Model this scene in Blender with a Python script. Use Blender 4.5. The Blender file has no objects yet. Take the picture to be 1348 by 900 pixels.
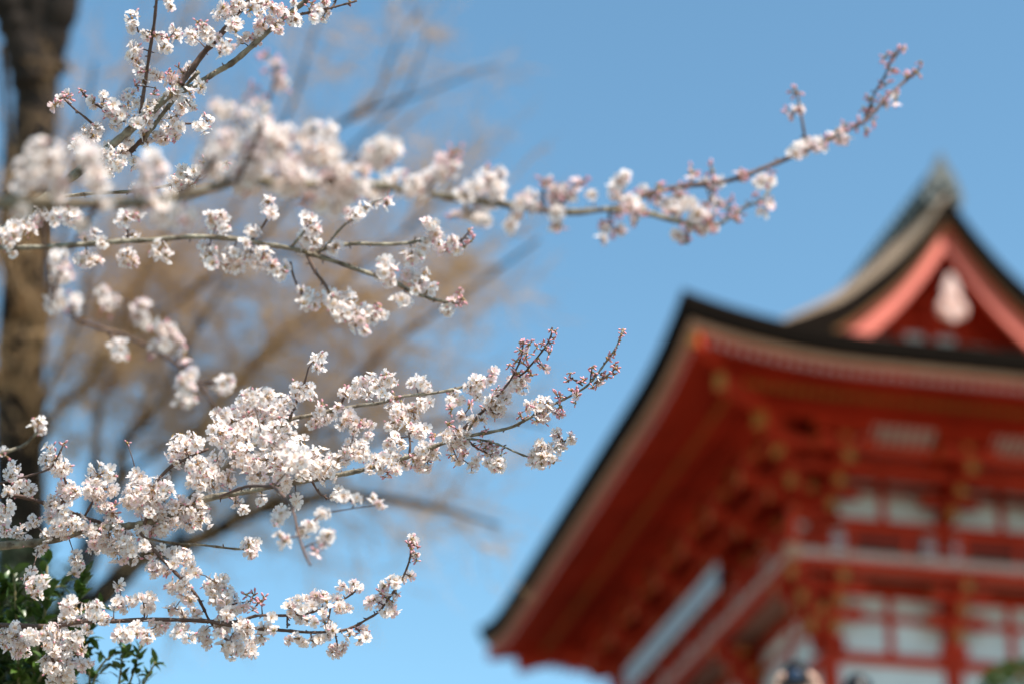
import bpy, bmesh, math, random
from mathutils import Vector, Matrix
R = math.radians
rnd = random.Random(7)

# ------------------------------------------------------------------ camera, sky, sun, exposure
FPX, PITCH, ROLL = 2846.5, 0.4436, 0.0176          # focal length in photo pixels (1348 wide), pitch up, roll
EYE = Vector((0, 0, 1.6))
FOCUS = 4.5
sc = bpy.context.scene
X0 = Vector((1, 0, 0))
F0 = Vector((0, math.cos(PITCH), math.sin(PITCH)))
U0 = Vector((0, -math.sin(PITCH), math.cos(PITCH)))
CR, SR = math.cos(ROLL), math.sin(ROLL)
cam_d = bpy.data.cameras.new('camera')
cam = bpy.data.objects.new('camera', cam_d)
sc.collection.objects.link(cam)
rgt, upv = X0 * CR + U0 * SR, X0 * -SR + U0 * CR
M = Matrix.Identity(4)
for i in range(3):
    M[i][0], M[i][1], M[i][2], M[i][3] = rgt[i], upv[i], -F0[i], EYE[i]
cam.matrix_world = M
cam_d.sensor_width = 36
cam_d.lens = FPX / 1348 * 36
cam_d.clip_start, cam_d.clip_end = 0.1, 6000
cam_d.dof.use_dof = True
cam_d.dof.focus_distance = FOCUS
cam_d.dof.aperture_fstop = 1.7
sc.camera = cam

SUN_EL, SUN_AZ = 54, 134            # azimuth from +Y towards +X (sun behind the camera)
w = bpy.data.worlds.new('World')
sc.world = w
w.use_nodes = True
nt = w.node_tree
bg = nt.nodes['Background']
sky = nt.nodes.new('ShaderNodeTexSky')
sky.sky_type = 'NISHITA'
sky.sun_disc = False
sky.sun_elevation = R(SUN_EL)
sky.sun_rotation = R(SUN_AZ)
sky.altitude = 100
sky.air_density = 1.0
sky.dust_density = 0.1
sky.ozone_density = 0.6
tint = nt.nodes.new('ShaderNodeMix')          # white balance of the sky light
tint.data_type, tint.blend_type = 'RGBA', 'MULTIPLY'
tint.inputs[0].default_value = 1
tint.inputs[7].default_value = (0.79, 1.045, 1.0, 1)
nt.links.new(sky.outputs[0], tint.inputs[6])
nt.links.new(tint.outputs[2], bg.inputs[0])
bg.inputs[1].default_value = 0.122
sd = bpy.data.lights.new('sun', 'SUN')
sun = bpy.data.objects.new('sun', sd)
sc.collection.objects.link(sun)
sd.energy = 5.0
sd.angle = R(0.5)
sd.color = (1.0, 0.93, 0.83)
ts = Vector((math.sin(R(SUN_AZ)) * math.cos(R(SUN_EL)), math.cos(R(SUN_AZ)) * math.cos(R(SUN_EL)), math.sin(R(SUN_EL))))
sun.rotation_euler = ts.to_track_quat('Z', 'Y').to_euler()
sc.view_settings.view_transform = 'Standard'
sc.view_settings.look = 'None'
sc.view_settings.gamma = 1
sc.view_settings.use_curve_mapping = False
sc.view_settings.exposure = 0.82
sc.render.engine = 'CYCLES'
sc.cycles.use_denoising = True
sc.cycles.max_bounces = 8
sc.cycles.transparent_max_bounces = 8


# ------------------------------------------------------------------ helpers
def P(px, py, d):
    """point seen at photo pixel px,py (1348x900) at distance d along the optical axis"""
    u, v = (px - 674) / FPX, (py - 450) / FPX
    return EYE + d * (F0 + rgt * u - upv * v)


def link(name, data, parent=None):
    o = bpy.data.objects.new(name, data)
    sc.collection.objects.link(o)
    if parent:
        o.parent = parent
    return o


def tag(o, label=None, cat=None, group=None, kind=None):
    for k, v in (('label', label), ('category', cat), ('group', group), ('kind', kind)):
        if v:
            o[k] = v
    return o


class MB:
    def __init__(s):
        s.v, s.f, s.m, s.sm = [], [], [], []

    def add(s, vs, fs, m=0, smooth=False):
        b = len(s.v)
        s.v += [tuple(x) for x in vs]
        s.f += [tuple(i + b for i in f) for f in fs]
        s.m += [m] * len(fs)
        s.sm += [smooth] * len(fs)

    def box(s, c, ax, ay, az, m=0, end=None):
        """box from centre and three half-axis vectors; end = material of the +ax face"""
        c = Vector(c)
        vs = [c + ax * i + ay * j + az * k for i in (-1, 1) for j in (-1, 1) for k in (-1, 1)]
        fs = [(0, 1, 3, 2), (4, 6, 7, 5), (0, 4, 5, 1), (2, 3, 7, 6), (0, 2, 6, 4), (1, 5, 7, 3)]
        s.add(vs, fs, m)
        if end is not None:
            s.m[-5] = end

    def tube(s, pts, rad, n=6, m=0, smooth=True, cap=True):
        pts = [Vector(p) for p in pts]
        if len(pts) < 2:
            return
        vs, fs = [], []
        t = (pts[1] - pts[0]).normalized()
        a = t.orthogonal().normalized()
        for i, p in enumerate(pts):
            t2 = (pts[min(i + 1, len(pts) - 1)] - pts[max(i - 1, 0)])
            t2 = t2.normalized() if t2.length > 1e-9 else t
            a = (a - t2 * a.dot(t2))
            a = a.normalized() if a.length > 1e-6 else t2.orthogonal().normalized()
            b = t2.cross(a)
            r = rad[i] if hasattr(rad, '__len__') else rad
            for k in range(n):
                an = 2 * math.pi * k / n
                vs.append(p + (a * math.cos(an) + b * math.sin(an)) * r)
        for i in range(len(pts) - 1):
            for k in range(n):
                fs.append((i * n + k, i * n + (k + 1) % n, (i + 1) * n + (k + 1) % n, (i + 1) * n + k))
        if cap:
            fs.append(tuple(range(n))[::-1])
            fs.append(tuple((len(pts) - 1) * n + k for k in range(n)))
        s.add(vs, fs, m, smooth)

    def grid(s, fn, nu, nv, m=0, smooth=True, flip=False):
        vs = [fn(i / nu, j / nv) for i in range(nu + 1) for j in range(nv + 1)]
        q = nv + 1
        fs = [(i * q + j, (i + 1) * q + j, (i + 1) * q + j + 1, i * q + j + 1) for i in range(nu) for j in range(nv)]
        if flip:
            fs = [f[::-1] for f in fs]
        s.add(vs, fs, m, smooth)

    def merge(s, o, mat):
        b = len(s.v)
        s.v += [tuple(mat @ Vector(v)) for v in o.v]
        s.f += [tuple(i + b for i in f) for f in o.f]
        s.m += o.m
        s.sm += o.sm

    def mesh(s, name, mats):
        me = bpy.data.meshes.new(name)
        me.from_pydata(s.v, [], s.f)
        for m in (mats if isinstance(mats, (list, tuple)) else [mats]):
            me.materials.append(m)
        me.polygons.foreach_set('material_index', s.m)
        me.polygons.foreach_set('use_smooth', s.sm)
        me.update()
        return me

    def build(s, name, mats, parent=None):
        return link(name, s.mesh(name, mats), parent)


def mat(name, col, rough=0.7, var=0.0, scale=8.0, col2=None, bump=0.0, spec=0.3, detail=6, stretch=None, trans=0.0):
    m = bpy.data.materials.new(name)
    m.use_nodes = True
    t = m.node_tree
    b = t.nodes['Principled BSDF']
    b.inputs['Roughness'].default_value = rough
    b.inputs['Specular IOR Level'].default_value = spec
    c = (*col, 1)
    b.inputs['Base Color'].default_value = c
    src = None
    if var or col2 or bump:
        tc = t.nodes.new('ShaderNodeTexCoord')
        n = t.nodes.new('ShaderNodeTexNoise')
        n.inputs['Scale'].default_value = scale
        n.inputs['Detail'].default_value = detail
        if stretch:
            mp = t.nodes.new('ShaderNodeMapping')
            mp.inputs['Scale'].default_value = stretch
            t.links.new(tc.outputs['Object'], mp.inputs[0])
            t.links.new(mp.outputs[0], n.inputs['Vector'])
        else:
            t.links.new(tc.outputs['Object'], n.inputs['Vector'])
        rp = t.nodes.new('ShaderNodeValToRGB')
        rp.color_ramp.elements[0].position, rp.color_ramp.elements[1].position = .3, .7
        c2 = col2 or tuple(x * (1 - var) for x in col)
        c1 = col if col2 else tuple(min(1, x * (1 + var)) for x in col)
        rp.color_ramp.elements[0].color = (*c2, 1)
        rp.color_ramp.elements[1].color = (*c1, 1)
        t.links.new(n.outputs[0], rp.inputs[0])
        t.links.new(rp.outputs[0], b.inputs['Base Color'])
        src = rp.outputs[0]
        if bump:
            bp = t.nodes.new('ShaderNodeBump')
            bp.inputs['Strength'].default_value = bump
            bp.inputs['Distance'].default_value = 0.02
            t.links.new(n.outputs[0], bp.inputs['Height'])
            t.links.new(bp.outputs[0], b.inputs['Normal'])
    if trans:
        tr = t.nodes.new('ShaderNodeBsdfTranslucent')
        tr.inputs[0].default_value = c
        if src:
            t.links.new(src, tr.inputs[0])
        mx = t.nodes.new('ShaderNodeMixShader')
        mx.inputs[0].default_value = trans
        t.links.new(b.outputs[0], mx.inputs[1])
        t.links.new(tr.outputs[0], mx.inputs[2])
        t.links.new(mx.outputs[0], t.nodes['Material Output'].inputs[0])
    return m


VERM = mat('vermilion_paint', (0.49, 0.040, 0.017), 0.75, 0.22, 0.9, bump=0.05, spec=0.08)
VERMD = mat('vermilion_boards', (0.45, 0.034, 0.014), 0.8, 0.22, 0.8, spec=0.05)
VBROWN = mat('brown_verge_board', (0.22, 0.11, 0.045), 0.85, 0.2, 3, spec=0.1)
BARGE = mat('bargeboard_paint', (0.58, 0.13, 0.09), 0.6, 0.10, 1.4)
TAN = mat('pale_eave_board', (0.52, 0.27, 0.17), 0.8, 0.15, 2.5, spec=0.1)
YEL = mat('yellow_end_paint', (0.36, 0.15, 0.025), 0.6, 0.25, 6)
WHT = mat('white_plaster', (0.74, 0.71, 0.68), 0.9, col2=(0.58, 0.55, 0.52), scale=1.3)
THATCH = mat('cypress_bark_thatch', (0.27, 0.19, 0.13), 0.95, 0.25, 3.0, bump=0.6, spec=0.1, stretch=(1, 1, 4))
BEDGE = mat('shaded_cut_bark_edge', (0.012, 0.008, 0.006), 0.95, 0.3, 5.0, bump=0.4, spec=0.05, stretch=(1, 1, 12))  # dark end-cut bark, with the shade of the roof edges put into the colour
TILE = mat('ridge_tile', (0.05, 0.06, 0.055), 0.5, 0.25, 6)
TILEW = mat('tile_mortar', (0.55, 0.55, 0.5), 0.8, 0.1, 8)
GEGY = mat('pale_carving_paint', (0.52, 0.35, 0.31), 0.7, 0.08, 4)
RAFE = mat('pink_rafter_ends', (0.58, 0.27, 0.22), 0.7, 0.08, 4)
PINKB = mat('pink_boss_paint', (0.74, 0.42, 0.34), 0.7, 0.08, 4)
GREENB = mat('green_lattice', (0.03, 0.06, 0.045), 0.6, 0.2, 5)
DARKIN = mat('dark_interior', (0.02, 0.008, 0.006), 0.9, 0.2, 3)
CLOTH = mat('pale_blue_cloth', (0.82, 0.83, 0.88), 0.9, 0.06, 3, trans=0.25)
CLOTHB = mat('blue_cloth_stripe', (0.42, 0.54, 0.72), 0.9, 0.06, 3, trans=0.25)
STONE = mat('granite', (0.26, 0.245, 0.22), 0.85, 0.18, 5, bump=0.2)
GROUND = mat('gravel_ground', (0.13, 0.11, 0.075), 0.95, 0.25, 3, bump=0.3)

# ------------------------------------------------------------------ ground and stairs (below the frame)
GPTS = [(-400, 0), (3, 0), (16, 5.46), (20, 5.46), (28, 8.5), (60, 8.5), (90, 12), (160, 26), (260, 24), (3000, 0)]


def gz(y):
    for (a, b), (c, d) in zip(GPTS, GPTS[1:]):
        if y <= c:
            return b + (d - b) * max(0, (y - a)) / (c - a)
    return 0


g = MB()
xs = [-3000, -600, -200, -80, -40, -20, -10, -5, -2, 0, 2, 5, 10, 20, 40, 80, 200, 600, 3000]
ys = [-400, -50, -5, 1.5, 3, 6, 9, 12, 14.5, 16, 17.5, 20, 22, 25, 28, 30, 40, 60, 75, 90, 120, 160, 200, 260, 500, 1200, 3000]
g.add([(x, y, gz(y) - (0.12 if 2 < y < 29 else 0)) for y in ys for x in xs],
      [(j * len(xs) + i, j * len(xs) + i + 1, (j + 1) * len(xs) + i + 1, (j + 1) * len(xs) + i)
       for j in range(len(ys) - 1) for i in range(len(xs) - 1)])
tag(g.build('ground', GROUND), kind='structure')
st = MB()
for y0, y1, z0, z1 in ((3, 16, 0, 5.46), (20, 28, 5.46, 8.5)):
    n = round((z1 - z0) / 0.156)
    for k in range(n):
        ya, yb = y0 + (y1 - y0) * k / n, y0 + (y1 - y0) * (k + 1) / n
        zt = z0 + (z1 - z0) * (k + 1) / n
        st.box((5.5, (ya + yb) / 2, zt - 0.4), Vector((6, 0, 0)), Vector((0, (yb - ya) / 2 - 0.002, 0)), Vector((0, 0, 0.4)))
st.box((5.5, 18, 5.46 - 0.38), Vector((6, 0, 0)), Vector((0, 1.998, 0)), Vector((0, 0, 0.4)))
tag(st.build('stairs', STONE), kind='structure')

# ------------------------------------------------------------------ temple gate
TH, GX, GY = -0.1915, 8.2934, 38.8282
gate = link('temple_gate', None)
gate.location = (GX, GY, 8.5)
gate.rotation_euler = (0, 0, -TH)
tag(gate, 'red two-storey temple gate with white plaster panels, upturned eaves and dark bark roof', 'temple gate')
ZB = 8.5
L, HW, EO = 12.27, 2.4, 3.72
VX, VY, VZ = Vector((1, 0, 0)), Vector((0, 1, 0)), Vector((0, 0, 1))


class GB(MB):                     # shapes written in absolute heights, stored from the gate's base
    def build(s, name, mats, parent=None):
        par = parent or gate
        s.v = [(a, b, c - ZB) for a, b, c in s.v]
        return link(name, s.mesh(name, mats), par)

    def bx(s, x0, x1, y0, y1, z0, z1, m=0):
        s.box(((x0 + x1) / 2, (y0 + y1) / 2, (z0 + z1) / 2), VX * ((x1 - x0) / 2), VY * ((y1 - y0) / 2), VZ * ((z1 - z0) / 2), m)


# sides: origin (mid of wall), tangent, outward normal, half length
SIDES = {'front': (Vector((0, 0, 0)), VX, -VY, HW), 'left': (Vector((-HW, L / 2, 0)), -VY, -VX, L / 2),
         'right': (Vector((HW, L / 2, 0)), VY, VX, L / 2), 'back': (Vector((0, L, 0)), -VX, VY, HW)}


def uplift(side, s, o):
    half = SIDES[side][3] + EO
    c = max(0.0, 1 - (half - abs(s)) / 3.7)
    return 0.52 * c ** 2.2 * max(0, o / EO) ** 1.5


def ring(side, s, o, z):
    o0, t, n, h = SIDES[side]
    p = o0 + t * s + n * o
    return Vector((p.x, p.y, z + uplift(side, s, o)))


def lim(side, o):
    return SIDES[side][3] + o


def strip(b, o0, z0, o1, z1, m=0, sides=SIDES, n=40, flip=False):
    for sd_ in sides:
        def fn(u, v):
            o = o0 + (o1 - o0) * v
            return ring(sd_, (2 * u - 1) * lim(sd_, o), o, z0 + (z1 - z0) * v)
        b.grid(fn, n, 1, m, True, flip)


# roof profile by distance from the ridge line
PROF = [(0, 23.1), (0.5, 22.45), (1.0, 21.87), (1.43, 21.4), (2.3, 20.68), (3.4, 20.0), (4.5, 19.25), (6.12, 18.33)]


def interp(pr, x):
    x = abs(x)
    for (a, b), (c, d) in zip(pr, pr[1:]):
        if x <= c:
            return b + (d - b) * (x - a) / (c - a)
    return pr[-1][1]


def smoothprof(pr, x):
    return (interp(pr, max(0, abs(x) - .25)) + interp(pr, abs(x)) * 2 + interp(pr, min(pr[-1][0], abs(x) + .25))) / 4 if abs(x) > .3 else interp(pr, x)


VERGE = [(0, 22.72), (0.5, 21.95), (1.0, 21.33), (1.43, 20.9), (2.3, 20.14), (3.4, 19.60), (4.3, 19.28)]
zm = lambda x: smoothprof(PROF, x)
zv = lambda x: smoothprof(VERGE, x)

# lower hip roof
b = GB()
for s_ in SIDES:
    b.grid(lambda u, v: ring(s_, (2 * u - 1) * lim(s_, .7 + (EO - .7) * v), .7 + (EO - .7) * v, 18.33 + .44 * (EO - .7) * (1 - v) + .05 * (1 - v) ** 3), 48, 10)
hip = b.build('hip_roof', THATCH)
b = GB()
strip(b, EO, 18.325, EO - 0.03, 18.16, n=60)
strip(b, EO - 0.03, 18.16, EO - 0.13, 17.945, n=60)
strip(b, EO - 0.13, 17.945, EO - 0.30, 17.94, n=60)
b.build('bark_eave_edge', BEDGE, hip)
b = GB()
strip(b, EO - 0.19, 17.938, EO - 0.21, 17.84, n=60)
strip(b, EO - 0.21, 17.84, EO - 0.31, 17.84, n=60)
b.build('eave_board', TAN)
b = GB()
strip(b, EO - 0.31, 17.835, EO - 0.33, 17.76, n=60)
strip(b, EO - 0.33, 17.76, EO - 0.5, 17.765, n=60)
b.build('eave_batten', VERM)
# soffit boards over the two rafter tiers
b = GB()
strip(b, 3.40, 17.785, 2.30, 18.06, n=40)
strip(b, 2.30, 17.815, 0.0, 18.55, n=40)
b.build('soffit', VERMD)
b = GB()
strip(b, 2.36, 17.955, 2.38, 17.82, n=40)
strip(b, 2.38, 17.82, 2.20, 17.82, n=40)
b.build('eave_beam', VERM)


def rafter(b, side, s, o_in, o_out, z_out, slope, hw, hh, m_end):
    a = ring(side, s, o_out, z_out + hh)
    c = ring(side, s, o_in, z_out + hh + slope * (o_out - o_in))
    ax = (a - c) / 2
    t = SIDES[side][1]
    up = t.cross(ax).normalized()
    if up.z < 0:
        up = -up
    b.box((a + c) / 2, ax, t * hw, up * hh, 0, m_end)


single, rest = [], GB()
for s_ in SIDES:
    for tier, (oo, oi, zo, sl, hw, hh, me) in enumerate(((3.40, 2.34, 17.655, .25, .046, .06, 1), (2.34, .05, 17.675, .32, .052, .065, 2))):
        n = int(lim(s_, oo) / 0.19)
        for k in range(-n, n + 1):
            s = k * 0.19
            oi2 = max(oi, abs(s) - SIDES[s_][3] + .06)
            if oo - oi2 < .1:
                continue
            if s_ == 'front' and s < 1.35 and len(single) < 98:
                bb = GB()
                rafter(bb, s_, s, oi2, oo, zo, sl, hw, hh, me)
                single.append(bb)
            else:
                rafter(rest, s_, s, oi2, oo, zo, sl, hw, hh, me)
for bb in single:
    bb.build('rafter', [VERM, RAFE, YEL])
tag(rest.build('rafters', [VERM, RAFE, YEL]), kind='stuff')

# hip rafters on the diagonals
for cx_, cy_, dx_, dy_ in ((-HW, 0, -1, -1), (-HW, L, -1, 1), (HW, 0, 1, -1), (HW, L, 1, 1)):
    b = GB()
    dg = Vector((dx_, dy_, 0)).normalized()
    pp = Vector((dx_, -dy_, 0)).normalized()
    for k0, k1, z0, z1, hw, hh, me in ((.1, 2.8, 17.9, 17.58, .11, .15, 1), (2.2, 3.46, 17.88, 18.03, .09, .12, 1)):
        a = Vector((cx_ + dx_ * k1, cy_ + dy_ * k1, z1))
        c = Vector((cx_ + dx_ * k0, cy_ + dy_ * k0, z0))
        b.box((a + c) / 2, (a - c) / 2, pp * hw, VZ * hh, 0, me)
    b.build('hip_rafter', [VERM, YEL])

# gabled upper roof with rolled verges
YV = -1.5


def gable_roof(u, v):
    x = (2 * u - 1) * 4.1
    y = YV + (L - 2 * YV) * v
    return x, y


b = GB()
ysamp = [YV + 1.5 * (i / 10) for i in range(11)] + [L * i / 4 for i in range(1, 5)] + [L + 1.5 * (i / 10) for i in range(1, 11)]
xsamp = [-4.1 + 8.2 * i / 48 for i in range(49)]


def roll(y):
    d = min(y - YV, L - YV - y)
    t = min(1, max(0, d / 1.4))
    return math.sin(t * math.pi / 2) ** 0.8


vs = [(x, y, zv(x) + (zm(x) - zv(x)) * roll(y)) for y in ysamp for x in xsamp]
q = len(xsamp)
b.add(vs, [(j * q + i, j * q + i + 1, (j + 1) * q + i + 1, (j + 1) * q + i) for j in range(len(ysamp) - 1) for i in range(q - 1)], 0, True)
groof = b.build('gable_roof', THATCH)
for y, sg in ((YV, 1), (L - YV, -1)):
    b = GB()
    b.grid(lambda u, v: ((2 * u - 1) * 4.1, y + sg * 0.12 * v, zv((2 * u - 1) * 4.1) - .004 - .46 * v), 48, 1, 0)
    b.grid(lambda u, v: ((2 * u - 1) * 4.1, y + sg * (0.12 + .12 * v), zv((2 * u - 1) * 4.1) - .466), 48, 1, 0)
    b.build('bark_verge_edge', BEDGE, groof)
for y, sg in ((YV, 1), (L - YV, -1)):
    b = GB()
    b.grid(lambda u, v: ((2 * u - 1) * 4.05, y + sg * (.14 + .01 * v), zv((2 * u - 1) * 4.05) - .47 - .07 * v), 48, 1, 0)
    b.grid(lambda u, v: ((2 * u - 1) * 4.05, y + sg * (.15 + .06 * v), zv((2 * u - 1) * 4.05) - .542), 48, 1, 0)
    b.build('verge_board', VBROWN)
for y, sg in ((YV, 1), (L - YV, -1)):
    b = GB()
    b.grid(lambda u, v: ((2 * u - 1) * 4.05, y + sg * (.2 + 1.24 * v), zv((2 * u - 1) * 4.05) - .51), 48, 1, 0)
    b.build('verge_soffit', VERMD)
for sgx in (-1, 1):
    b = GB()
    N = 26

    def edge(i):
        x = 0.02 + 3.05 * i / N
        wd = .46 + .16 * (i / N) ** 1.5
        if i > N - 4:
            wd *= 1 - .22 * (i - N + 4) / 4
        return sgx * x, zv(x) - .545, zv(x) - .545 - wd
    for y0, y1 in ((YV + .30, YV + .39),):
        vs, fs = [], []
        for i in range(N + 1):
            x, zt, zb_ = edge(i)
            vs += [(x, y0, zt), (x, y0, zb_), (x, y1, zb_), (x, y1, zt)]
        for i in range(N):
            for k in range(4):
                fs.append((i * 4 + k, i * 4 + (k + 1) % 4, i * 4 + 4 + (k + 1) % 4, i * 4 + 4 + k))
        fs += [(0, 1, 2, 3), tuple(N * 4 + k for k in (3, 2, 1, 0))]
        b.add(vs, fs)
    b.build('bargeboard', BARGE)
# carved pendant below the gable apex
b = GB()
half = [(0.05, .62), (.10, .55), (.13, .42), (.19, .30), (.22, .16), (.19, .05), (.25, -.04), (.33, -.14), (.36, -.28), (.31, -.42), (.20, -.49), (.14, -.47), (.08, -.55), (0, -.60)]
half = [(x * .82, z * .84) for x, z in half]
out = half + [(-x, z) for x, z in half[::-1][1:]]
zc, y0, y1 = 20.55, YV + .17, YV + .28
n = len(out)
b.add([(x, y0, zc + z) for x, z in out] + [(x * 1.03, y1, zc + z * 1.02) for x, z in out],
      [tuple(range(n)), tuple(range(n, 2 * n))[::-1]] + [(i, i + n, (i + 1) % n + n, (i + 1) % n) for i in range(n)])
peg = b.build('gable_pendant', GEGY)
b = GB()
b.tube([(0, y0 + .01, zc - .02), (0, y0 - .05, zc - .02), (0, y0 - .09, zc - .02)], [.11, .10, .03], 6, 0, False)
for sx in (-1, 1):
    b.tube([(sx * .17, y0 + .01, zc - .26), (sx * .17, y0 - .03, zc - .26)], [.10, .07], 14, 0, True)
b.build('carved_boss', PINKB, peg)
# gable wall
b = GB()
yw = YV + 1.45
xsn = [-2.6 + 5.2 * i / 30 for i in range(31)]
vs = [(x, yw, 18.9) for x in xsn] + [(x, yw, zv(x) - .52) for x in xsn]
b.add(vs, [(i, i + 1, i + 32, i + 31) for i in range(30)])
b.build('gable_wall', VERMD)
for xc, ht in ((-1.0, 20.2), (-.33, 20.32), (.33, 20.32), (1.0, 20.2)):
    b = GB()
    b.bx(xc - .21, xc + .21, yw - .03, yw - .004, 19.55, ht)
    b.build('plaster_panel', WHT)
for xc in (-1.38, -.66, 0, .66, 1.38):
    b = GB()
    b.bx(xc - .09, xc + .09, yw - .14, yw - .002, 18.95, zv(xc) - .7)
    b.build('gable_strut', VERM)
b = GB()
b.bx(-.72, .72, yw - .2, yw - .145, 20.95, 21.12)
b.build('gable_beam', VERM)
# ridge
b = GB()
for k, (w0, z0, z1) in enumerate(((.34, 22.9, 23.1), (.27, 23.1, 23.26), (.22, 23.26, 23.4))):
    b.bx(-w0, w0, YV + .35 + .02 * k, L - YV - .35 - .02 * k, z0, z1)
b.tube([(0, YV + .3, 23.43), (0, L - YV - .3, 23.43)], .13, 10)
for k in range(40):
    y = YV + .5 + k * .36
    for sx in (-1, 1):
        b.tube([(sx * .335, y, 23.02), (sx * .37, y, 23.02)], .07, 8, 1, False)
        b.tube([(sx * .265, y + .18, 23.18), (sx * .29, y + .18, 23.18)], .05, 8, 1, False)
b.build('roof_ridge', [TILE, TILEW])
for y, sg in ((YV + .28, -1), (L - YV - .28, 1)):
    b = GB()
    prof = [(.36, 22.62), (.40, 22.85), (.33, 23.1), (.26, 23.3), (.20, 23.42), (.12, 23.52), (.06, 23.72), (0, 23.82)]
    o_ = prof + [(-x, z) for x, z in prof[::-1][1:]]
    n = len(o_)
    b.add([(x, y + sg * .1, z) for x, z in o_] + [(x, y - sg * .1, z) for x, z in o_],
          [tuple(range(n)), tuple(range(n, 2 * n))[::-1]] + [(i, i + n, (i + 1) % n + n, (i + 1) % n) for i in range(n - 1)] + [(n - 1, 2 * n - 1, n, 0)])
    b.tube([(0, y + sg * .1, 23.05), (0, y + sg * .17, 23.05)], [.17, .12], 12)
    for sx in (-1, 1):
        b.tube([(sx * .2, y + sg * .1, 22.85), (sx * .2, y + sg * .15, 22.85)], [.09, .05], 8)
    b.build('ridge_ornament', TILE)

# walls, storey by storey
COLS = {'front': [-2.4, 0, 2.4], 'back': [-2.4, 0, 2.4], 'left': [-L / 2, -L / 6, L / 6, L / 2], 'right': [-L / 2, -L / 6, L / 6, L / 2]}


def sbox(b, side, s0, s1, o0, o1, z0, z1, m=0):
    o, t, n, h = SIDES[side]
    c = o + t * ((s0 + s1) / 2) + n * ((o0 + o1) / 2)
    b.box((c.x, c.y, (z0 + z1) / 2), t * ((s1 - s0) / 2), n * ((o1 - o0) / 2), VZ * ((z1 - z0) / 2), m)


done = set()
for s_ in SIDES:
    o, t, n, h = SIDES[s_]
    for c in COLS[s_]:
        p = o + t * c
        key = (round(p.x, 1), round(p.y, 1))
        if key in done:
            continue
        done.add(key)
        b = GB()
        b.tube([(p.x, p.y, ZB + .25), (p.x, p.y, 15.02)], .18, 16)
        b.tube([(p.x, p.y, 15.3), (p.x, p.y, 16.5)], .16, 16)
        cl = b.build('column', VERM)
        b = GB()
        b.tube([(p.x, p.y, ZB - .05), (p.x, p.y, ZB + .26)], [.36, .30], 16)
        b.build('column_base', STONE, cl)
        if s_ == 'front':
            b = GB()
    for z0, z1, pr in ((11.0, 11.25, .10), (13.44, 13.66, .10), (14.28, 14.42, .07), (14.76, 15.0, .08), (16.06, 16.30, .10), (16.84, 16.98, .06), (17.1, 17.3, .07)):
        b = GB()
        sbox(b, s_, -h - pr, h + pr, -.08, pr, z0, z1)
        b.build('beam', VERM)
    b = GB()
    sbox(b, s_, -h, h, -.05, .03, 17.31, 18.5)
    b.build('upper_board_wall', VERMD)
    show = s_ in ('front', 'left')
    if not show:
        b = GB()
        sbox(b, s_, -h + .1, h - .1, -.06, .02, 11.1, 17.9)
        b.build('plaster_wall', WHT)
        continue
    for a, c in zip(COLS[s_], COLS[s_][1:]):
        mid = (a + c) / 2
        b = GB()
        sbox(b, s_, a + .15, c - .15, -.06, .02, 11.25, 13.44)
        b.build('plaster_panel', WHT)
        for z0, z1, zz in ((13.66, 14.28, 0), (14.42, 14.76, 0), (16.30, 16.84, 0), (16.98, 17.1, 1)):
            for p0, p1 in ((a + .1, mid - .07), (mid + .07, c - .1)):
                b = GB()
                sbox(b, s_, p0, p1, -.06, .02, z0, z1)
                b.build('plaster_panel', WHT)
        b = GB()
        sbox(b, s_, mid - .075, mid + .075, -.06, .06, 13.66, 14.28)
        sbox(b, s_, mid - .075, mid + .075, -.06, .055, 14.42, 14.76)
        b.build('strut', VERM)
        b = GB()
        sbox(b, s_, mid - .075, mid + .075, -.06, .06, 16.30, 17.1)
        b.build('strut', VERM)
        # upper storey openings: green lattice between white panels
        for p0, p1 in ((a + .16, a + .42), (c - .42, c - .16)):
            b = GB()
            sbox(b, s_, p0, p1, -.05, .02, 15.3, 16.06)
            b.build('plaster_panel', WHT)
        b = GB()
        sbox(b, s_, a + .42, c - .42, -.06, 0, 15.3, 16.06)
        win = b.build('lattice_window', DARKIN)
        b = GB()
        k = a + .47
        while k < c - .44:
            sbox(b, s_, k, k + .045, .002, .04, 15.42, 15.98)
            k += .1
        b.build('lattice', GREENB, win)
        b = GB()
        sbox(b, s_, a + .42, c - .42, .002, .07, 15.3, 15.42)
        sbox(b, s_, a + .42, c - .42, .002, .07, 15.98, 16.055)
        b.build('window_frame', VERM, win)
        if s_ == 'left':
            continue
        # ribbed white cove between the brackets
        b = GB()
        ca, cb = a + (.55 if a > -h + .1 else .35), c - .55
        b.add([tuple((o + t * s + n * q_).xy) + (z,) for s, q_, z in ((ca, .76, 17.3), (cb, .76, 17.3), (cb, 1.4, 17.66), (ca, 1.4, 17.66))], [(0, 1, 2, 3)])
        cove = b.build('cove_panel', WHT)
        b = GB()
        k = ca
        while k < cb + .01:
            c0 = o + t * k + n * .76
            c1 = o + t * k + n * 1.4
            b.tube([(c0.x, c0.y, 17.285), (c1.x, c1.y, 17.645)], .035, 6)
            k += (cb - ca) / 8
        b.build('cove_ribs', VERM, cove)
    # step beams
    for oo, z0, z1, hw in ((.40, 16.98, 17.14, .05), (.90, 16.84, 17.02, .05), (1.36, 17.1, 17.28, .05), (.72, 17.12, 17.3, .08), (1.5, 17.66, 17.9, .11)):
        b = GB()
        sbox(b, s_, -h - oo, h + oo, oo - hw, oo + hw, z0, z1)
        b.build('purlin', VERM)


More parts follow.
